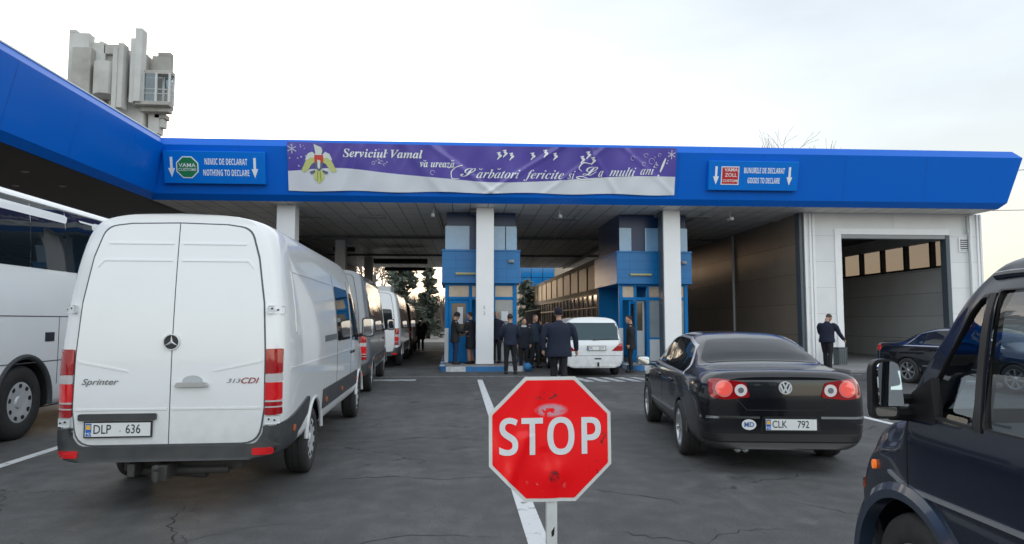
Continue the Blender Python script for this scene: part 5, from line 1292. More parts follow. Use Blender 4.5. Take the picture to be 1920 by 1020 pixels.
def saloon(name, label, loc, rz, paint, rims='alloy', L=4.77, W=.91, H=1.47, chrome=True, glass_m=None):
    t = thing(name, label, 'car', loc, rz)
    k = L / 4.77; h = H / 1.47; ra, fa = 1.06 * k, 3.78 * k
    body, bvh = car_body(saloon_st(L, W, H), paint, t, [(ra, .32, .365, .55), (fa, .32, .365, .55)], lambda x, y, z: (x, y - (.05 * (1 - (x / .9) ** 2) if y < .6 else 0) * max(0, 1 - y / .6), z), 5, 5, 40)
    for x in (-W + .1, W - .1):
        for y in (ra, fa): wheel(t, x, y, .325, .215, rims, .70)
    gm = glass_m or DGLASS()
    gap = mat('panel_gap_dark', (.002, .002, .003), .6)
    for s, md in ((1, 'right'), (-1, 'left')):
        if chrome:
            O = [(.93, .965), (1.27, 1.305), (1.72, 1.395), (2.35, 1.41), (2.65, 1.385), (3.03, 1.255), (3.52, .975)]
            I = [(.985, .99), (1.295, 1.283), (1.73, 1.372), (2.35, 1.388), (2.63, 1.365), (3.0, 1.235), (3.44, .995)]
            for i in range(len(O)):
                j = (i + 1) % len(O); P = [O[i], O[j], I[j], I[i]]
                patch('window_trim', [(y * k, z * h) for y, z in P], md, bvh, mat('brushed_trim', (.6, .62, .64), .3, metal=.9), t, .008, .012, .1)
        for i, W_ in enumerate(SIDE_GLASS):
            P = rpoly([(y * k, z * h) for y, z in W_], .03, 3)
            patch('quarter_window' if i == 0 else 'side_window', P, md, bvh, gm, t, .005, .012, .1)
        for y, z0, z1 in ((2.34, .3, .98), (3.45, .34, .95)): patch('door_seam', [(y * k, z0), (y * k + .008, z0), (y * k + .008, z1 * h), (y * k, z1 * h)], md, bvh, gap, t, .002, .003, .1)
        patch('door_seam', [(1.38 * k, .72), (1.388 * k, .72), (1.30 * k, .98), (1.292 * k, .98)], md, bvh, gap, t, .002, .003, .1)
        for y in (1.55, 2.5): patch('door_handle', rpoly([(y * k, .83), (y * k + .2, .83), (y * k + .2, .865), (y * k, .865)], .015), md, bvh, paint, t, .025, .03, .06)
        patch('door_strip', rpoly([(1.5 * k, .46), (3.3 * k, .45), (3.3 * k, .475), (1.5 * k, .49)], .006), md, bvh, SILVER(), t, .01, .015, .15)
        o = mirror_unit(t, s * (W + .12), 3.22 * k, 1.0 * h, .2, .13, .13, body=mat('mirror_shell_blue', (.02, .09, .16), .25, coat=.8) if name == 'black_saloon' else paint)
        fl = MB()
        for y in (ra, fa): fl.tube([(s * (W - .022), y + .37 * math.cos(a), .32 + .37 * math.sin(a)) for a in np.linspace(0, math.pi, 22)], .014, 8)
        build_each(fl, 'arch_lip', paint, t)
    rg = rpoly([(-.62, .74), (.62, .74), (.67, .9), (.50, 1.36), (-.50, 1.36), (-.67, .9)], .05, 3)
    patch('rear_window', [(x, y * k) for x, y in rg], 'top', bvh, gm, t, .004, .015, .07)
    ws = rpoly([(-.50, 2.72), (.50, 2.72), (.66, 3.42), (-.66, 3.42)], .05, 3)
    patch('windscreen', [(x, y * k) for x, y in ws], 'top', bvh, gm, t, .004, .015, .09)
    return t, bvh
p1, pb = saloon('black_saloon', 'dirty black saloon with number plate CLK 792 and lit tail lamps', (3.485, 7.0, 0), R(-8), BLACKP())
# tail lamps: a red lens with a big round lamp outside and a white-ringed one inside
for s in (1, -1):
    P = rpoly([(.365, .80, .03), (.62, .775, .04), (.78, .80, .03), (.785, .985, .05), (.67, .995, .04), (.41, .955, .03)], .03, 3)
    tl = patch('taillight', P if s > 0 else mirror(P), 'rear', pb, REDL(), p1, .010, .03, .04, 60)
    def disc(name, cx, cz, r, m, off): 
        P = circ((cx, cz), r, 28)
        return patch(name, P if s > 0 else mirror(P), 'rear', pb, m, tl, off, .012, .05, 60)
    disc('lamp_ring', .635, .888, .088, mat('pale_ring', (.7, .25, .24), .2, coat=1.), .014); disc('lamp', .635, .888, .076, mat('lit_red_lamp', (.78, .10, .08), .15, coat=1., emit=.06), .018)
    disc('lamp_ring', .462, .873, .064, mat('white_ring', (.78, .74, .74), .2, coat=1.), .014); disc('lamp', .462, .873, .030, mat('grey_lamp', (.3, .32, .34), .1, metal=.5), .018)
hb = pb.ray_cast(Vector((.0, -3, .925)), Vector((0, 1, 0)))[0].y
bd = patch('badge', circ((0, .90), .066, 28), 'rear', pb, LETB(), p1, .008, .01, 0)
q = MB(); r = .066
q.lathe([(r * .84, .004), (r * .88, -.006), (r * 1.0, -.006), (r * 1.06, .006)], 36, 'y')
for pts in ([(-.40, .82), (0, -.02), (.40, .82)], [(-.80, .46), (-.36, -.80), (0, .02), (.36, -.80), (.80, .46)]):
    for i in range(len(pts) - 1):
        a, b = Vector(pts[i]) * r * .95, Vector(pts[i + 1]) * r * .95; d = (b - a).normalized(); n_ = Vector((-d.y, d.x)) * r * .13
        q.prism([tuple(a + n_), tuple(a - n_), tuple(b - n_), tuple(b + n_)], 'xz', -.004, .003)
q.build('emblem', BADGE(), bd, (0, pb.ray_cast(Vector((0, -3, .90)), Vector((0, 1, 0)))[0].y - .012, .90))
# boot lid edge, bumper strip, plate recess
gapd = mat('panel_gap_dark', (.002, .002, .003), .6)
E_ = [(-.56, 1.0), (-.50, .78), (-.40, .665), (.40, .665), (.50, .78), (.56, 1.0)]
for i in range(5):
    a, b = Vector(E_[i]), Vector(E_[i + 1]); d = (b - a).normalized(); n_ = Vector((-d.y, d.x)) * .005
    patch('boot_seam', [tuple(a + n_), tuple(a - n_), tuple(b - n_), tuple(b + n_)], 'rear', pb, gapd, p1, .002, .004, .06)
for a, b in ((-.86, -.27), (.36, .86)): patch('bumper_strip', rpoly([(a, .578), (b, .578), (b, .60), (a, .60)], .006), 'rear', pb, CHROME(), p1, .010, .015, .06)
Q = rpoly([(-.83, .345, .05), (.83, .345, .05), (.86, .42, .02), (-.86, .42, .02)], .02, 3)
patch('bumper_step', Q, 'rear', pb, mat('matt_black_trim', (.014, .015, .017), .5), p1, .016, .03, .05)
patch('plate_recess', rpoly([(-.27, .44), (.36, .44), (.33, .60), (-.24, .60)], .03), 'rear', pb, mat('recess_dark', (.004, .005, .007), .4), p1, .008, .01, .06)
patch('lower_lip', rpoly([(-.8, .235, .04), (.8, .235, .04), (.83, .33), (-.83, .33)], .03), 'rear', pb, mat('lip_grey', (.05, .05, .05), .55, var=.4), p1, .02, .04, .05)
yb = pb.ray_cast(Vector((.05, -3, .52)), Vector((0, 1, 0)))[0].y
plate(p1, (.045, yb - .026, .52), .52, .112, ('CLK', '792'), 0, big=False)
ov = patch('country_sticker', circ((-.385, .515), .075, 24, .055), 'rear', pb, PLATE(), p1, .012, .004, 0)
lay_text('lettering', 'MD', (-.385, .515), 'rear', pb, mat('sticker_blue', (.03, .1, .3), .4), ov, .018, size=.07, bold=.01)
q = MB()
for x in (-.50, -.42): q.tube([(x, .0, .255), (x, .3, .26)], [.034, .03], 12, caps=False); q.tube([(x, .03, .255), (x, .04, .255)], [.03, .03], 12)
build_each(q, 'exhaust', SILVER(), p1)
q = MB(); q.prism(rpoly([(-.36, .10), (.36, .10), (.36, .18), (-.36, .18)], .03), 'xy', 1.083, 1.09)
# dark saloon turned side-on by the hall
D2, db = saloon('dark_saloon', 'dark blue-black saloon with chrome window line facing out of the hall doorway', (12.35, 18.1, 0), R(-167), mat('navy_car_paint', (.004, .005, .010), .22, coat=1.), 'alloy', 4.84, .92, 1.46)
for s in (1, -1):
    for md in (('right',) if s > 0 else ('left',)):
        patch('taillight', rpoly([(.02, .80), (.26, .84), (.2, .97), (.04, .98)], .03), md, db, REDB(), D2, .012, .03, .04)
    P = rpoly([(.45, .82), (.85, .82), (.85, .98), (.5, .98)], .03); patch('taillight', P if s > 0 else mirror(P), 'rear', db, REDL(), D2, .01, .03, .05)
# dark green hatchback behind the group of people
D4, d4b = saloon('green_saloon', 'dark green car waiting under the canopy behind the group of people', (4.05, 30.2, 0), R(180), mat('green_car_paint', (.012, .022, .02), .3, coat=.8), 'steel', 4.4, .86, 1.45, chrome=False)
for s in (1, -1):
    P = rpoly([(.42, .6), (.72, .62), (.7, .74), (.42, .72)], .03); patch('headlight', P if s > 0 else mirror(P), 'front', d4b, CLEARL(), D4, .01, .03, .05)

# --- white people carrier in the second lane
def minivan():
    t = thing('minivan', 'white people carrier with a wide rear window stopped beside the right-hand booth', 'car', (4.03, 19.5, 0), R(-1))
    def s(k, H=1.72, zb=.26, gk=1.): 
        return [(0, zb), (.6 * k, zb), (.82 * k, zb + .06), (.89 * k, .5), (.905 * k, .75), (.895 * k, .93), (.86 * k * gk, 1.02), (.79 * k * gk, H - .3), (.70 * k * gk, H - .1), (.42 * k * gk, H - .02), (0, H)]
    st = [(0, s(.90)), (.03, s(.94)), (.12, s(.98)), (.4, s(1)), (1.2, s(1)), (2.2, s(1)), (2.6, s(1, 1.7)), (3.1, s(1, 1.45)), (3.6, s(.99, 1.1)), (4.2, s(.95, .95)), (4.5, s(.88, .82)), (4.6, s(.8, .7))]
    def df(x, y, z):
        k = max(0, (z - .9) / .8); tt = max(0, 1 - y / 1.6)
        return (x, y + .30 * k ** 1.3 * tt - .05 * (1 - (x / .9) ** 2) * tt ** 3, z)
    body, bvh = car_body(st, WHITE(), t, [(.95, .31, .36, .55), (3.75, .31, .36, .55)], df, 4, 4, 40)
    for x in (-.81, .81):
        for y in (.95, 3.75): wheel(t, x, y, .31, .2, 'steel', .66)
    patch('rear_window', rpoly([(-.80, 1.05), (.80, 1.05), (.70, 1.55), (-.70, 1.55)], .07), 'rear', bvh, mat('teal_glass', (.02, .05, .062), .05), t, .006, .02, .06)
    for s_ in (1, -1):
        P = rpoly([(.52, .74, .02), (.86, .74, .02), (.875, .98, .05), (.76, .96, .02)], .02); patch('taillight', P if s_ > 0 else mirror(P), 'rear', bvh, REDL(), t, .012, .03, .05)
        P = rpoly([(.72, .97), (.875, .985), (.86, 1.05), (.78, 1.05)], .02); patch('lens', P if s_ > 0 else mirror(P), 'rear', bvh, CLEARL(), t, .012, .03, .05)
        md = 'right' if s_ > 0 else 'left'
        for (a, b) in ((.55, 1.5), (1.56, 2.3), (2.36, 3.1)): patch('side_window', rpoly([(a, 1.03), (b + .2 * (b > 3), 1.03), (b - .1 * (b > 3), 1.45), (a + (.12 if a < 1 else 0), 1.47)], .04), md, bvh, DGLASS(), t, .006, .02, .1)
        mirror_unit(t, s_ * 1.0, 3.0, 1.08, .18, .13, .1, WHITE())
        patch('bumper_vent', rpoly([(.70, .52), (.84, .52), (.84, .55), (.70, .55)], .01) if s_ > 0 else mirror(rpoly([(.70, .52), (.84, .52), (.84, .55), (.70, .55)], .01)), 'rear', bvh, LETB(), t, .02, .02, .05)
    patch('rear_bumper', rpoly([(-.86, .30), (.86, .30), (.88, .60), (-.88, .60)], .05), 'rear', bvh, WHITE(), t, .03, .06, .05, 50)
    patch('bumper_gap', [(-.85, .600), (.85, .600), (.85, .612), (-.85, .612)], 'rear', bvh, mat('panel_gap', (.07, .075, .08), .7), t, .004, .005, .06)
    P = rpoly([(.02, .50), (.22, .50), (.22, .54), (.02, .54)], .012); patch('tow_cover', P, 'rear', bvh, LETB(), t, .034, .02, .05)
    q = MB(); q.box(.1, .14, -.10, .1, .3, .42); q.build('tow_bar', UNDER(), t)
    yb = bvh.ray_cast(Vector((.0, -3, .83)), Vector((0, 1, 0)))[0].y
    plate(t, (0.08, yb - .03, .82), .52, .112, ('VL', '2571'), 0, big=False)
    patch('wiper', rpoly([(-.02, 1.04), (.5, 1.08), (.5, 1.09), (-.02, 1.06)], .004), 'rear', bvh, UNDER(), t, .02, .01, .06)
    return t
minivan()

# --- dark van in the right foreground, cabin built hollow with real panes
def dark_van():
    t = thing('dark_van', 'dark blue van in the right foreground with black door mirror and amber fender lamp', 'van', (2.86, -.74, 0), R(-4.2))
    paint = mat('dark_blue_paint', (.004, .009, .024), .24, coat=.5, var=.25, vscale=1.5, dark=(.003, .006, .014), spec=.3, dirt=((.045, .046, .05), .8, .8))
    def s(k, H, zb=.32, g=1.):
        f = (H - 1.16) / (1.93 - 1.16)
        Z_ = lambda z: 1.16 + (z - 1.16) * f if f > .05 else 1.16 - (1.16 - H) * (.3 + .7 * (z - 1.16) / .77)
        XF = lambda z: float(np.interp(z, [1.16, 1.42, 1.70, 1.80, 1.87], [.945, .905, .835, .76, .70]))
        if f > .05:
            xg = XF(Z_(1.80)) if f < .99 else .76
            up = [(.945 * k, 1.16), (XF(Z_(1.42)) * k, Z_(1.42)), (XF(Z_(1.70)) * k, Z_(1.70)), (xg * k, Z_(1.80)), ((xg - .06) * k, Z_(1.87)), (.5 * xg * k, Z_(1.92)), (0, Z_(1.93))]
        else: up = [(.93 * k, H - .14), (.88 * k, H - .05), (.80 * k, H - .02), (.70 * k, H - .01), (.6 * k, H - .004), (.35 * k, H), (0, H)]
        zs = min(1.0, H - .2)
        return [(0, zb), (.72 * k, zb), (.90 * k, zb + .05), (.955 * k, zb + .22), (.965 * k, .72), (.962 * k, zs)] + up
    st = [(-.0, s(.94, 1.9)), (.1, s(.99, 1.93)), (1.0, s(1, 1.93)), (2.0, s(1, 1.93)), (2.9, s(1, 1.93)), (3.28, s(1, 1.93)), (3.40, s(1, 1.925)), (3.47, s(1, 1.905)), (3.54, s(1, 1.80)), (3.65, s(1, 1.61)), (3.77, s(1, 1.39)), (3.86, s(.998, 1.21)), (3.93, s(.995, 1.155)), (4.1, s(.98, 1.12)), (4.24, s(.96, 1.07)), (4.34, s(.94, .97)), (4.41, s(.92, .83)), (4.45, s(.88, .68))]
    # cavity and openings
    cav = MB(); cav.prism([(.4, .55), (3.8, .55), (3.9, .95), (3.84, 1.13), (3.6, 1.50), (3.40, 1.78), (3.1, 1.84), (.4, 1.86)], 'yz', -.72, .72)
    cav2 = MB(); cav2.prism([(.4, .7), (3.42, .7), (3.80, 1.13), (3.62, 1.44), (3.44, 1.735), (.4, 1.735)], 'yz', -.80, .80)
    w1 = rpoly([(3.395, 1.155, .02), (3.69, 1.165, .03), (3.70, 1.27, .02), (3.51, 1.64, 0), (3.455, 1.705, .02), (3.425, 1.71, .01)], .03, 3)   # quarter light
    w2 = rpoly([(2.10, 1.15, .04), (3.33, 1.16, .02), (3.365, 1.73, .01), (2.10, 1.755, .04)], .03, 3)
    w3 = rpoly([(.55, 1.15), (1.95, 1.15), (1.95, 1.75), (.55, 1.75)], .05, 3)
    op = MB()
    for W_ in (w1, w2, w3): op.prism(W_, 'yz', -1.2, 1.2)
    wsc = MB(); wsc.prism([(-.72, 1.17), (.72, 1.17), (.60, 1.76), (-.60, 1.76)], 'xz', 3.0, 5.0)
    rw = MB(); rw.prism(rpoly([(-.7, 1.15), (.7, 1.15), (.6, 1.72), (-.6, 1.72)], .05), 'xz', -.5, .6)
    body, bvh = car_body(st, paint, t, [(3.86, .33, .41, .55), (.95, .33, .41, .55)], None, 5, 5, 38, cuts=(cav2, op, wsc, rw))
    inn = UNDER()
    for p in body.data.polygons:
        c = p.center
        n_ = bvh.find_nearest(c)
        if n_[3] > .012 and c.z > .5: p.material_index = 1
    for x in (-.845, .845):
        for y in (.95, 3.86): wheel(t, x, y, .335, .20, 'steel', .6)
    PN = glass('van_pane', (.66, .73, .76), .12)
    rub = mat('window_rubber', (.012, .011, .011), .5)
    for s_, md in ((-1, 'left'), (1, 'right')):
        for nm, W_ in (('quarter_light', w1), ('door_window', w2), ('side_window', w3)):
            o = patch(nm, W_, md, bvh, PN, t, -.012, 0, .1)
            n = len(W_); c = Vector((sum(a for a, b in W_) / n, sum(b for a, b in W_) / n))
            bm = bmesh.new(); ring = []
            for a, b in W_:
                v = Vector((a, b)); d = (v - c).normalized()
                ring.append((bm.verts.new((*(v + d * .010), 0)), bm.verts.new((*(v - d * .005), 0))))
            for i in range(n):
                j = (i + 1) % n; bm.faces.new([ring[i][0], ring[j][0], ring[j][1], ring[i][1]])
            lay(bm, bvh, md, .004, .03); me = bpy.data.meshes.new('window_seal'); bm.to_mesh(me); bm.free(); me.materials.append(rub); smooth(me); link('window_seal', me, o)
        # broad dark bar between quarter light and door window
        q = MB(); 
        patch('pillar_trim', [(3.342, 1.14), (3.383, 1.14), (3.414, 1.72), (3.378, 1.72)], md, bvh, rub, t, .008, .02, .08)
        # waist strip, handle, seams, arch
        patch('rub_strip', rpoly([(.6, .792), (3.83, .792), (3.83, .811), (.6, .811)], .008), md, bvh, mat('strip_grey', (.3, .32, .34), .3, metal=.5), t, .014, .02, .1)
        patch('rub_strip', rpoly([(3.875, .80), (4.02, .84), (4.02, .855), (3.875, .82)], .008), md, bvh, mat('strip_grey', (.3, .32, .34), .3, metal=.5), t, .014, .02, .1)
        gp = mat('panel_gap_dark', (.002, .002, .003), .6)
        for P in ([(3.85, .79), (3.858, .79), (3.858, 1.13), (3.85, 1.13)], [(2.02, .4), (2.03, .4), (2.03, 1.1), (2.02, 1.1)]): patch('door_seam', P, md, bvh, gp, t, .002, .003, .08)
        fl = MB(); N_ = 30; vs = []; fs = []
        for y0 in (3.86, .95):
            k0 = len(vs)
            for i in range(N_ + 1):
                a = -.25 + (math.pi + .5) * i / N_
                for rr_, x in ((.405, .93), (.41, 1.0), (.45, 1.005), (.485, .985), (.49, .955)): vs.append((s_ * x, y0 + rr_ * math.cos(a), .33 + rr_ * math.sin(a)))
            for i in range(N_):
                for j in range(4): fs.append((k0 + i * 5 + j, k0 + i * 5 + j + 1, k0 + (i + 1) * 5 + j + 1, k0 + (i + 1) * 5 + j))
        fl.add(vs, fs); build_each(fl, 'wheel_flare', mat('flare_blue', (.02, .032, .055), .3, coat=.7), t)
        patch('front_bumper', rpoly([(4.24, .36), (4.45, .36), (4.45, .56), (4.26, .56)], .04), md, bvh, PLASTIC(), t, .03, .06, .06)
        patch('turn_lamp', circ((4.19, .845), .017, 18, .024), md, bvh, mat('amber_lens_lit', (.85, .18, .02), .15, coat=1., emit=.1), t, .016, .02, 0)
        patch('front_indicator', rpoly([(4.36, .68), (4.42, .68), (4.40, .84), (4.36, .84)], .01), md, bvh, mat('amber_lens', (.7, .12, .01), .2), t, .004, .02, .05)
        # the handle is a dull recess
        ho = patch('door_handle', rpoly([(2.25, .93), (2.45, .93), (2.45, 1.0), (2.25, 1.0)], .02), md, bvh, PLASTIC(), t, .02, .03, 0)
        # large two-part mirror
        cx = s_ * 1.10; y, z = 3.77, 1.28
        q = MB()
        P = rpoly([(cx - .066, z - .14, .03), (cx + .066, z - .14, .03), (cx + .06, z + .14, .05), (cx - .06, z + .14, .05)], .05, 5)
        q.prism(P, 'xz', y, y + .04); q.prism([(cx + (a - cx) * .8, z + (b - z) * .85) for a, b in P], 'xz', y + .04, y + .07)
        q.tube([(s_ * .9, y + .08, z - .13), (cx - s_ * .05, y + .06, z - .12)], .035, 8); q.tube([(s_ * .88, y + .08, z - .05), (cx - s_ * .06, y + .06, z - .05)], .03, 8)
        q.prism([(y - .13, z - .15), (y + .10, z - .15), (y + .04, z - .02), (y - .11, z + .06)], 'yz', s_ * .93 - .02, s_ * .93 + .02)
        mo = q.build('mirror', mat('mirror_black', (.012, .012, .014), .4), t, bev=.014)
        g_ = MB(); mg = mat('mirror_glass', (.75, .8, .85), .02, metal=1.)
        g_.prism(rpoly([(cx - .058, z - .075), (cx + .058, z - .075), (cx + .052, z + .13, .04), (cx - .052, z + .13, .04)], .02, 4), 'xz', y - .005, y + .005)
        for i_, v_ in enumerate(g_.v): g_.v[i_] = (v_[0], v_[1] - y, v_[2] - z)
        g_.build('mirror_glass', mg, mo, (0, y - .002, z), rot=(R(-6), 0, R(2)))
        g_ = MB(); g_.prism(rpoly([(cx - .046, z - .128), (cx + .046, z - .128), (cx + .053, z - .085), (cx - .053, z - .085)], .015, 4), 'xz', y - .005, y + .005); g_.build('wide_angle_glass', mg, mo)
    o = patch('windscreen', [(-.74, 1.17), (.74, 1.17), (.62, 1.80), (-.62, 1.80)], 'front', bvh, PN, t, -.01, 0, .1)
    # roof gutter and hood cowl
    q = MB()
    for s_ in (-1, 1): q.tube([(s_ * .775, .15, 1.80), (s_ * .765, 2.8, 1.80), (s_ * .765, 3.38, 1.80), (s_ * .765, 3.46, 1.795)], .018, 8)
    build_each(q, 'roof_gutter', paint, t)
    q = MB(); q.prism(rpoly([(-.72, .4), (.72, .4), (.70, 2.9), (-.70, 2.9)], .12), 'xy', 1.90, 1.965); q.build('roof_pod', mat('mirror_black', (.012, .012, .014), .4), t, bev=.03)
    # inside: dash, wheel, seats
    q = MB(); q.prism([(3.42, .7), (3.76, .7), (3.84, 1.08), (3.70, 1.13), (3.46, 1.06), (3.38, .9)], 'yz', -.79, .79); q.build('dashboard', mat('dash_dark', (.06, .066, .074), .7, var=.3), t, bev=.02)
    q = MB(); a = [(-.38 + .19 * math.cos(k * math.pi / 12), 3.28 + .19 * math.sin(k * math.pi / 12) * .55, 1.06 + .19 * math.sin(k * math.pi / 12) * .8) for k in range(25)]; q.tube(a, .014, 8, caps=False); q.tube([(-.38, 3.28, 1.06), (-.38, 3.46, .95)], .03, 8); q.tube([(-.56, 3.28, 1.06), (-.2, 3.28, 1.06)], .012, 6)
    q.build('steering_wheel', UNDER(), t)
    for x in (-.38, .38):
        q = MB(); q.prism(rpoly([(2.55, .62), (3.05, .62), (3.05, .78), (2.75, .80), (2.55, 1.42), (2.42, 1.40)], .05), 'yz', x - .24, x + .24); q.prism(rpoly([(2.44, 1.44), (2.56, 1.44), (2.53, 1.64), (2.44, 1.64)], .03), 'yz', x - .13, x + .13)
        q.build('seat', mat('seat_cloth', (.09, .095, .105), .9), t, bev=.03)
    return t
dark_van()
# ============================================================ PEOPLE
SKIN = mat('skin', (.42, .24, .17), .5, var=.15, vscale=12)
def chain(mb, pts, rad, n=12, sq=1.):
    """rounded tapering limb"""
    P = [Vector(p) for p in pts]; out = []; rr = []
    d0 = (P[0] - P[1]).normalized(); d1 = (P[-1] - P[-2]).normalized()
    out += [P[0] + d0 * rad[0] * .8]; rr += [rad[0] * .45]
    for i, p in enumerate(P):
        out.append(p); rr.append(rad[i])
        if i + 1 < len(P): out.append(p.lerp(P[i + 1], .5)); rr.append((rad[i] + rad[i + 1]) / 2 * 1.04)
    out += [P[-1] + d1 * rad[-1] * .8]; rr += [rad[-1] * .45]
    mb.tube(out, rr, n, sq=sq)
def fuse(mb, name, m, parent, vox=.012, it=3):
    me = mb.mesh(name, m); o = link(name, me)
    r = o.modifiers.new('r', 'REMESH'); r.mode = 'VOXEL'; r.voxel_size = vox
    s = o.modifiers.new('s', 'SMOOTH'); s.iterations = it; s.factor = .5
    bake(o); o.data.materials.clear(); o.data.materials.append(m); o.name = name
    o.data.polygons.foreach_set('use_smooth', [True] * len(o.data.polygons)); o.parent = parent
    return o
def person(label, loc, rz, h=1.76, head=(0, 0), coat=.80, larm=None, rarm=None, lfoot=(-.10, .0), rfoot=(.10, .0), lean=0., jacket=(.008, .011, .026), trousers=(.012, .012, .016), hair=(.03, .022, .018), hat=None, held=None, wide=1., bald=False, group='people around the booths', scarf=None):
    """faces +y. head = (turn, nod) in radians; arms: elbow and hand points; coat = hem height"""
    t = thing('person', label, 'person', loc, rz, group); k = h / 1.76
    sh, hip = 1.44, .93
    up = lambda x, y, z: Vector((x, y + lean * max(0, z - hip), z - abs(lean) * .25 * max(0, z - hip)))
    S = {-1: up(-.19 * wide, 0, sh), 1: up(.19 * wide, 0, sh)}
    A = {-1: larm or ((-.25, -.03, 1.16), (-.235, .05, .89)), 1: rarm or ((.25, -.03, 1.16), (.235, .05, .89))}
    A = {s: [up(p[0] * (1 + (wide - 1) * .8), p[1], p[2]) for p in A[s]] for s in A}
    F = {-1: lfoot, 1: rfoot}
    neck, nb = up(0, -.005, 1.50), up(0, .015, 1.56)
    hc = nb + Vector((0, .02, .09))
    HR = Matrix.Translation(nb) @ Matrix.Rotation(head[0], 4, 'Z') @ Matrix.Rotation(-head[1], 4, 'X')
    b = MB()
    b.sphere((0, .02, .125), (.078, .098, .112), 20, 0, HR); b.sphere((0, .05, .055), (.055, .062, .06), 14, 0, HR)      # skull, jaw
    b.prism([(.112, .13), (.142, .075), (.112, .07)], 'yz', -.014, .014, 0, HR)      # nose
    for s in (-1, 1):
        b.sphere((s * .08, .01, .10), (.012, .022, .034), 10, 0, HR); b.sphere((s * .033, .098, .13), (.024, .018, .012), 8, 0, HR)
    b.sphere((0, .108, .048), (.026, .012, .010), 8, 0, HR); b.sphere((0, .10, .018), (.026, .02, .018), 8, 0, HR)
    chain(b, [neck - Vector((0, 0, .05)), nb + Vector((0, 0, .05))], [.062, .056])
    chain(b, [up(0, 0, 1.0), up(0, 0, 1.2), up(0, 0, 1.34)], [.10, .10, .10])
    legs = {}
    for s in (-1, 1):
        hp = Vector((s * .095, 0, hip)); ft = Vector((F[s][0], F[s][1], .09)); kn = hp.lerp(ft, .5) + Vector((0, .03 + .12 * abs(F[s][1]), 0)); legs[s] = (hp, kn, ft)
        chain(b, [hp, kn, ft], [.075, .05, .038]); chain(b, [ft - Vector((0, .03, .03)), ft + Vector((0, .13, -.05))], [.035, .03])
        chain(b, [S[s], A[s][0], A[s][1]], [.055, .042, .03])
        # hand: palm, four fingers of unequal length, thumb from the side
        e, w_ = A[s]; d = (w_ - e).normalized(); side = Vector((0, 1, 0)) - d * d.y; side = side.normalized() if side.length > .1 else Vector((1, 0, 0)); pal = d.cross(side).normalized()
        if pal.x * s > 0: pal = -pal
        chain(b, [w_, w_ + d * .085], [.028, .036], 10)
        for i, (o, l) in enumerate(((.027, .068), (.009, .078), (-.009, .072), (-.027, .055))):
            p0 = w_ + d * .085 + side * o; p1 = p0 + d * l * .5 + pal * .008; p2 = p1 + d * l * .4 + pal * .03
            chain(b, [p0, p1, p2], [.0095, .0088, .0075], 6)
        p0 = w_ + d * .03 + side * .03; chain(b, [p0, p0 + side * .03 + d * .03, p0 + side * .032 + d * .062 + pal * .015], [.012, .011, .009], 6)
    fuse(b, 'body', SKIN, t, .0105, 2)
    # eyes and hair
    e = MB()
    for s in (-1, 1): e.sphere((s * .033, .108, .128), (.012, .008, .007), 8, 0, HR)
    e.build('eye', mat('eye_dark', (.02, .015, .012), .2), t)
    if hat:
        q = MB(); q.sphere((0, .012, .155), (.092, .112, .105), 18, 0, HR); q.lathe([(.094, .10), (.101, .105), (.101, .15), (.093, .155)], 24, 'z', (0, .012, 0), 0, HR)
        q.build('cap', mat('hat_%d' % int(hat[0] * 1000), hat, .9), t, ang=60)
    else:
        q = MB(); q.sphere((0, -.004, .15), (.084, .10, .098), 20, 0, HR)
        ob = q.mesh('hair', mat('hair_%d' % int(hair[0] * 1000), hair, .7, var=.4, vscale=40))
        bm = bmesh.new(); bm.from_mesh(ob); IM = HR.inverted()
        dl = [v for v in bm.verts if (lambda p: p.z < .075 or (p.y > .045 and p.z < .175) or (bald and p.z > .19))(IM @ v.co)]
        bmesh.ops.delete(bm, geom=dl, context='VERTS'); bm.to_mesh(ob); bm.free(); smooth(ob, 60); link('hair', ob, t)
    # coat
    c = MB(); W_ = wide
    def ring(z, rx, ry, dy=0.):
        p = up(0, dy, z); return [(p.x + rx * math.cos(a) * (1.0 if abs(math.cos(a)) < .9 else 1.), p.y + ry * math.sin(a), p.z) for a in [2 * math.pi * i / 20 for i in range(20)]]
    flare = (.93 - coat) * .06
    R_ = [ring(coat, .205 * W_ + flare, .15 + flare, .0), ring(coat + .08, .205 * W_ + flare, .152 + flare), ring(1.0, .195 * W_, .145), ring(1.15, .19 * W_, .14), ring(1.28, .205 * W_, .143), ring(1.38, .205 * W_, .132), ring(1.445, .165 * W_, .105), ring(1.495, .085, .082), ring(1.535, .07, .075, .008)]
    n = 20; fs = [(i * n + j, i * n + (j + 1) % n, (i + 1) * n + (j + 1) % n, (i + 1) * n + j) for i in range(len(R_) - 1) for j in range(n)]
    fs += [tuple(range(n))[::-1], tuple(range((len(R_) - 1) * n, len(R_) * n))]
    c.add([p for r_ in R_ for p in r_], fs)
    for s in (-1, 1):
        e, w_ = A[s]; d = (w_ - e).normalized()
        chain(c, [S[s] + Vector((-s * .03, 0, -.02)), S[s].lerp(e, .35) + Vector((s * .012, 0, 0)), e, w_ - d * .01], [.082, .078, .066, .05], 14)
    jm = mat('jacket_%d_%d' % (int(jacket[0] * 1e4), int(jacket[2] * 1e4)), jacket, .85, var=.5, vscale=9, bump=.3, bscale=22)
    fuse(c, 'coat', jm, t, .0125, 4)
    l = MB()
    for s in (-1, 1):
        hp, kn, ft = legs[s]
        chain(l, [hp + Vector((0, 0, .04)), hp.lerp(kn, .5), kn, ft + Vector((0, 0, .02))], [.105, .095, .072, .062], 14)
    l.sphere((0, 0, hip + .03), (.17, .125, .13), 16)
    fuse(l, 'trousers', mat('trousers_%d' % int(trousers[2] * 1e4), trousers, .85, var=.4, vscale=8, bump=.2, bscale=25), t, .0125, 3)
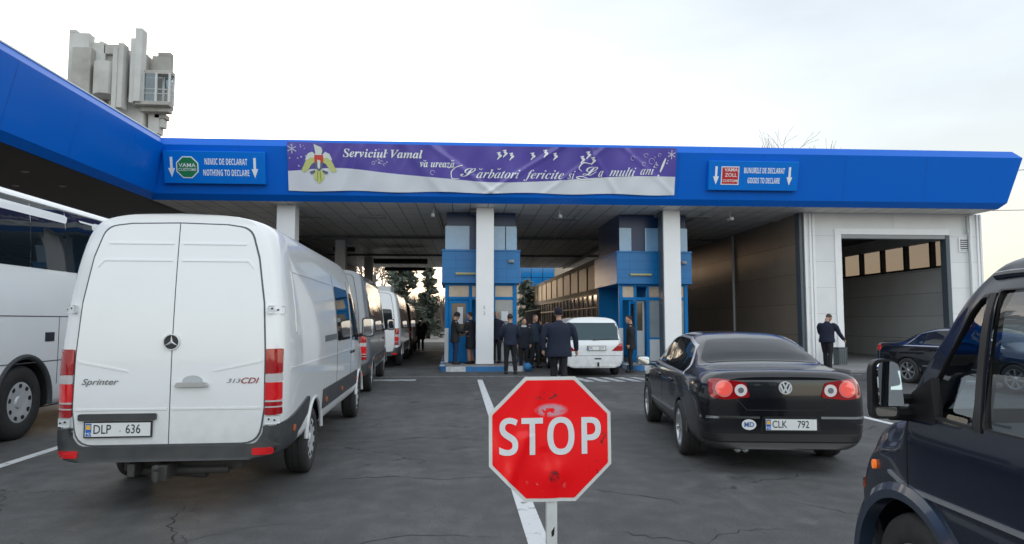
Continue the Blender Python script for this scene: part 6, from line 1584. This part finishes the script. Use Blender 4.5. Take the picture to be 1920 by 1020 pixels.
    for s in (-1, 1):
        hp, kn, ft = legs[s]; z0 = ft.z - .09
        q = MB(); q.prism(rpoly([(ft.x - .045, ft.y - .09, .03), (ft.x + .045, ft.y - .09, .03), (ft.x + .05, ft.y + .1, .03), (ft.x + .03, ft.y + .18, .03), (ft.x - .03, ft.y + .18, .03), (ft.x - .05, ft.y + .1, .03)], .03, 3), 'xy', 0, .07)
        chain(q, [(ft.x, ft.y - .03, .08), (ft.x, ft.y + .04, .065)], [.05, .045], 10)
        q.build('shoe', mat('black_shoe', (.01, .01, .011), .35), t, bev=.018)
    if scarf:
        q = MB(); p = neck; q.lathe([(.075, -.03), (.098, -.01), (.098, .035), (.072, .055)], 20, 'z', tuple(p)); q.build('scarf', mat('scarf_%d' % int(scarf[0] * 100), scarf, .9), t)
    t.scale = (k, k, k)
    return t
NAVY = (.010, .015, .038); BLK = (.014, .014, .016)
person('broad man in navy coat and knitted cap walking away just beyond the STOP sign', (2.42, 15.6, 0), R(2), 1.86, (0, -.05), .74, rarm=((.29, .02, 1.15), (.32, .10, .88)), larm=((-.28, -.02, 1.15), (-.27, .02, .90)), lfoot=(-.11, .10), rfoot=(.11, -.08), jacket=NAVY, hat=(.006, .008, .02), wide=1.34)
person('man in long navy coat seen from behind, just off the kerb island corner', (1.72, 20.7, 0), R(5), 1.78, (.1, .05), .86, lfoot=(-.12, .04), rfoot=(.15, -.05), jacket=(.012, .019, .042), larm=((-.28, .05, 1.17), (-.22, .2, 1.02)), rarm=((.28, .04, 1.17), (.2, .2, 1.04)))
person('balding man facing the camera right behind the middle white pillar', (1.52, 24.0, .15), R(160), 1.76, (.15, .1), .80, jacket=NAVY, hair=(.12, .08, .06), bald=True, lfoot=(-.11, .05), rfoot=(.11, -.03))
person('man in dark cap and black coat by the blue booth door, left of pillar', (.06, 23.35, .15), R(-80), 1.72, (0, .3), .74, jacket=BLK, hat=(.012, .012, .016), larm=((-.25, .10, 1.15), (-.12, .32, 1.1)), rarm=((.25, .10, 1.15), (.14, .32, 1.12)), trousers=(.014, .03, .09))
person('woman in long dark coat with bare calves close to left face of middle pillar', (.60, 23.5, .15), R(60), 1.72, (.2, .15), .52, jacket=(.007, .008, .014), larm=((-.26, .08, 1.16), (-.16, .28, 1.08)), trousers=(.30, .17, .13), hair=(.02, .015, .012))
person('dark-haired person with white scarf half hidden behind the man in long navy coat', (2.33, 22.6, 0), R(175), 1.66, (.3, .1), .74, jacket=(.008, .012, .022), scarf=(.6, .6, .62), hair=(.012, .01, .01))
person('man in blue jacket raising a hand to his face, left of the walking man', (2.78, 23.4, 0), R(-150), 1.78, (.2, .1), .84, jacket=(.014, .026, .05), trousers=(.02, .024, .028), larm=((-.24, .18, 1.22), (-.1, .24, 1.46)), hair=(.1, .08, .07), lfoot=(-.12, .06), rfoot=(.12, -.04))
person('man in a black coat standing at the right side of the white people carrier', (5.52, 21.0, 0), R(75), 1.74, (.2, .2), .72, jacket=BLK, hair=(.02, .016, .014), group='people around the booths')
person('man in navy jacket looking down beside the white hall doorway, one arm held out', (12.25, 21.6, .0), R(-48), 1.84, (-.4, .65), .86, larm=((-.22, .1, 1.17), (-.1, .24, 1.0)), rarm=((.29, .10, 1.16), (.36, .30, .95)), lfoot=(-.1, .14), rfoot=(.1, -.1), jacket=(.008, .012, .034), hair=(.06, .048, .04), lean=.09, wide=1.18, group='people around the booths')
person('silhouetted person walking at the far end of the first lane, under the distant conifer', (-1.75, 37.6, 0), R(10), 1.75, (0, .1), .62, jacket=BLK, lfoot=(-.1, .12), rfoot=(.1, -.1), wide=1.1)
person('second silhouetted person at the far end of the first lane, nearer the minibuses', (-2.15, 36.4, 0), R(20), 1.70, (0, .1), .66, jacket=BLK, wide=1.05)
q = MB(); q.sphere((0, 0, .14), .14, 20); tag(q.build('bollard', KB, None, (2.36, 21.75, 0)), 'round bright blue ball bollard at the corner of the kerb island', 'bollard')
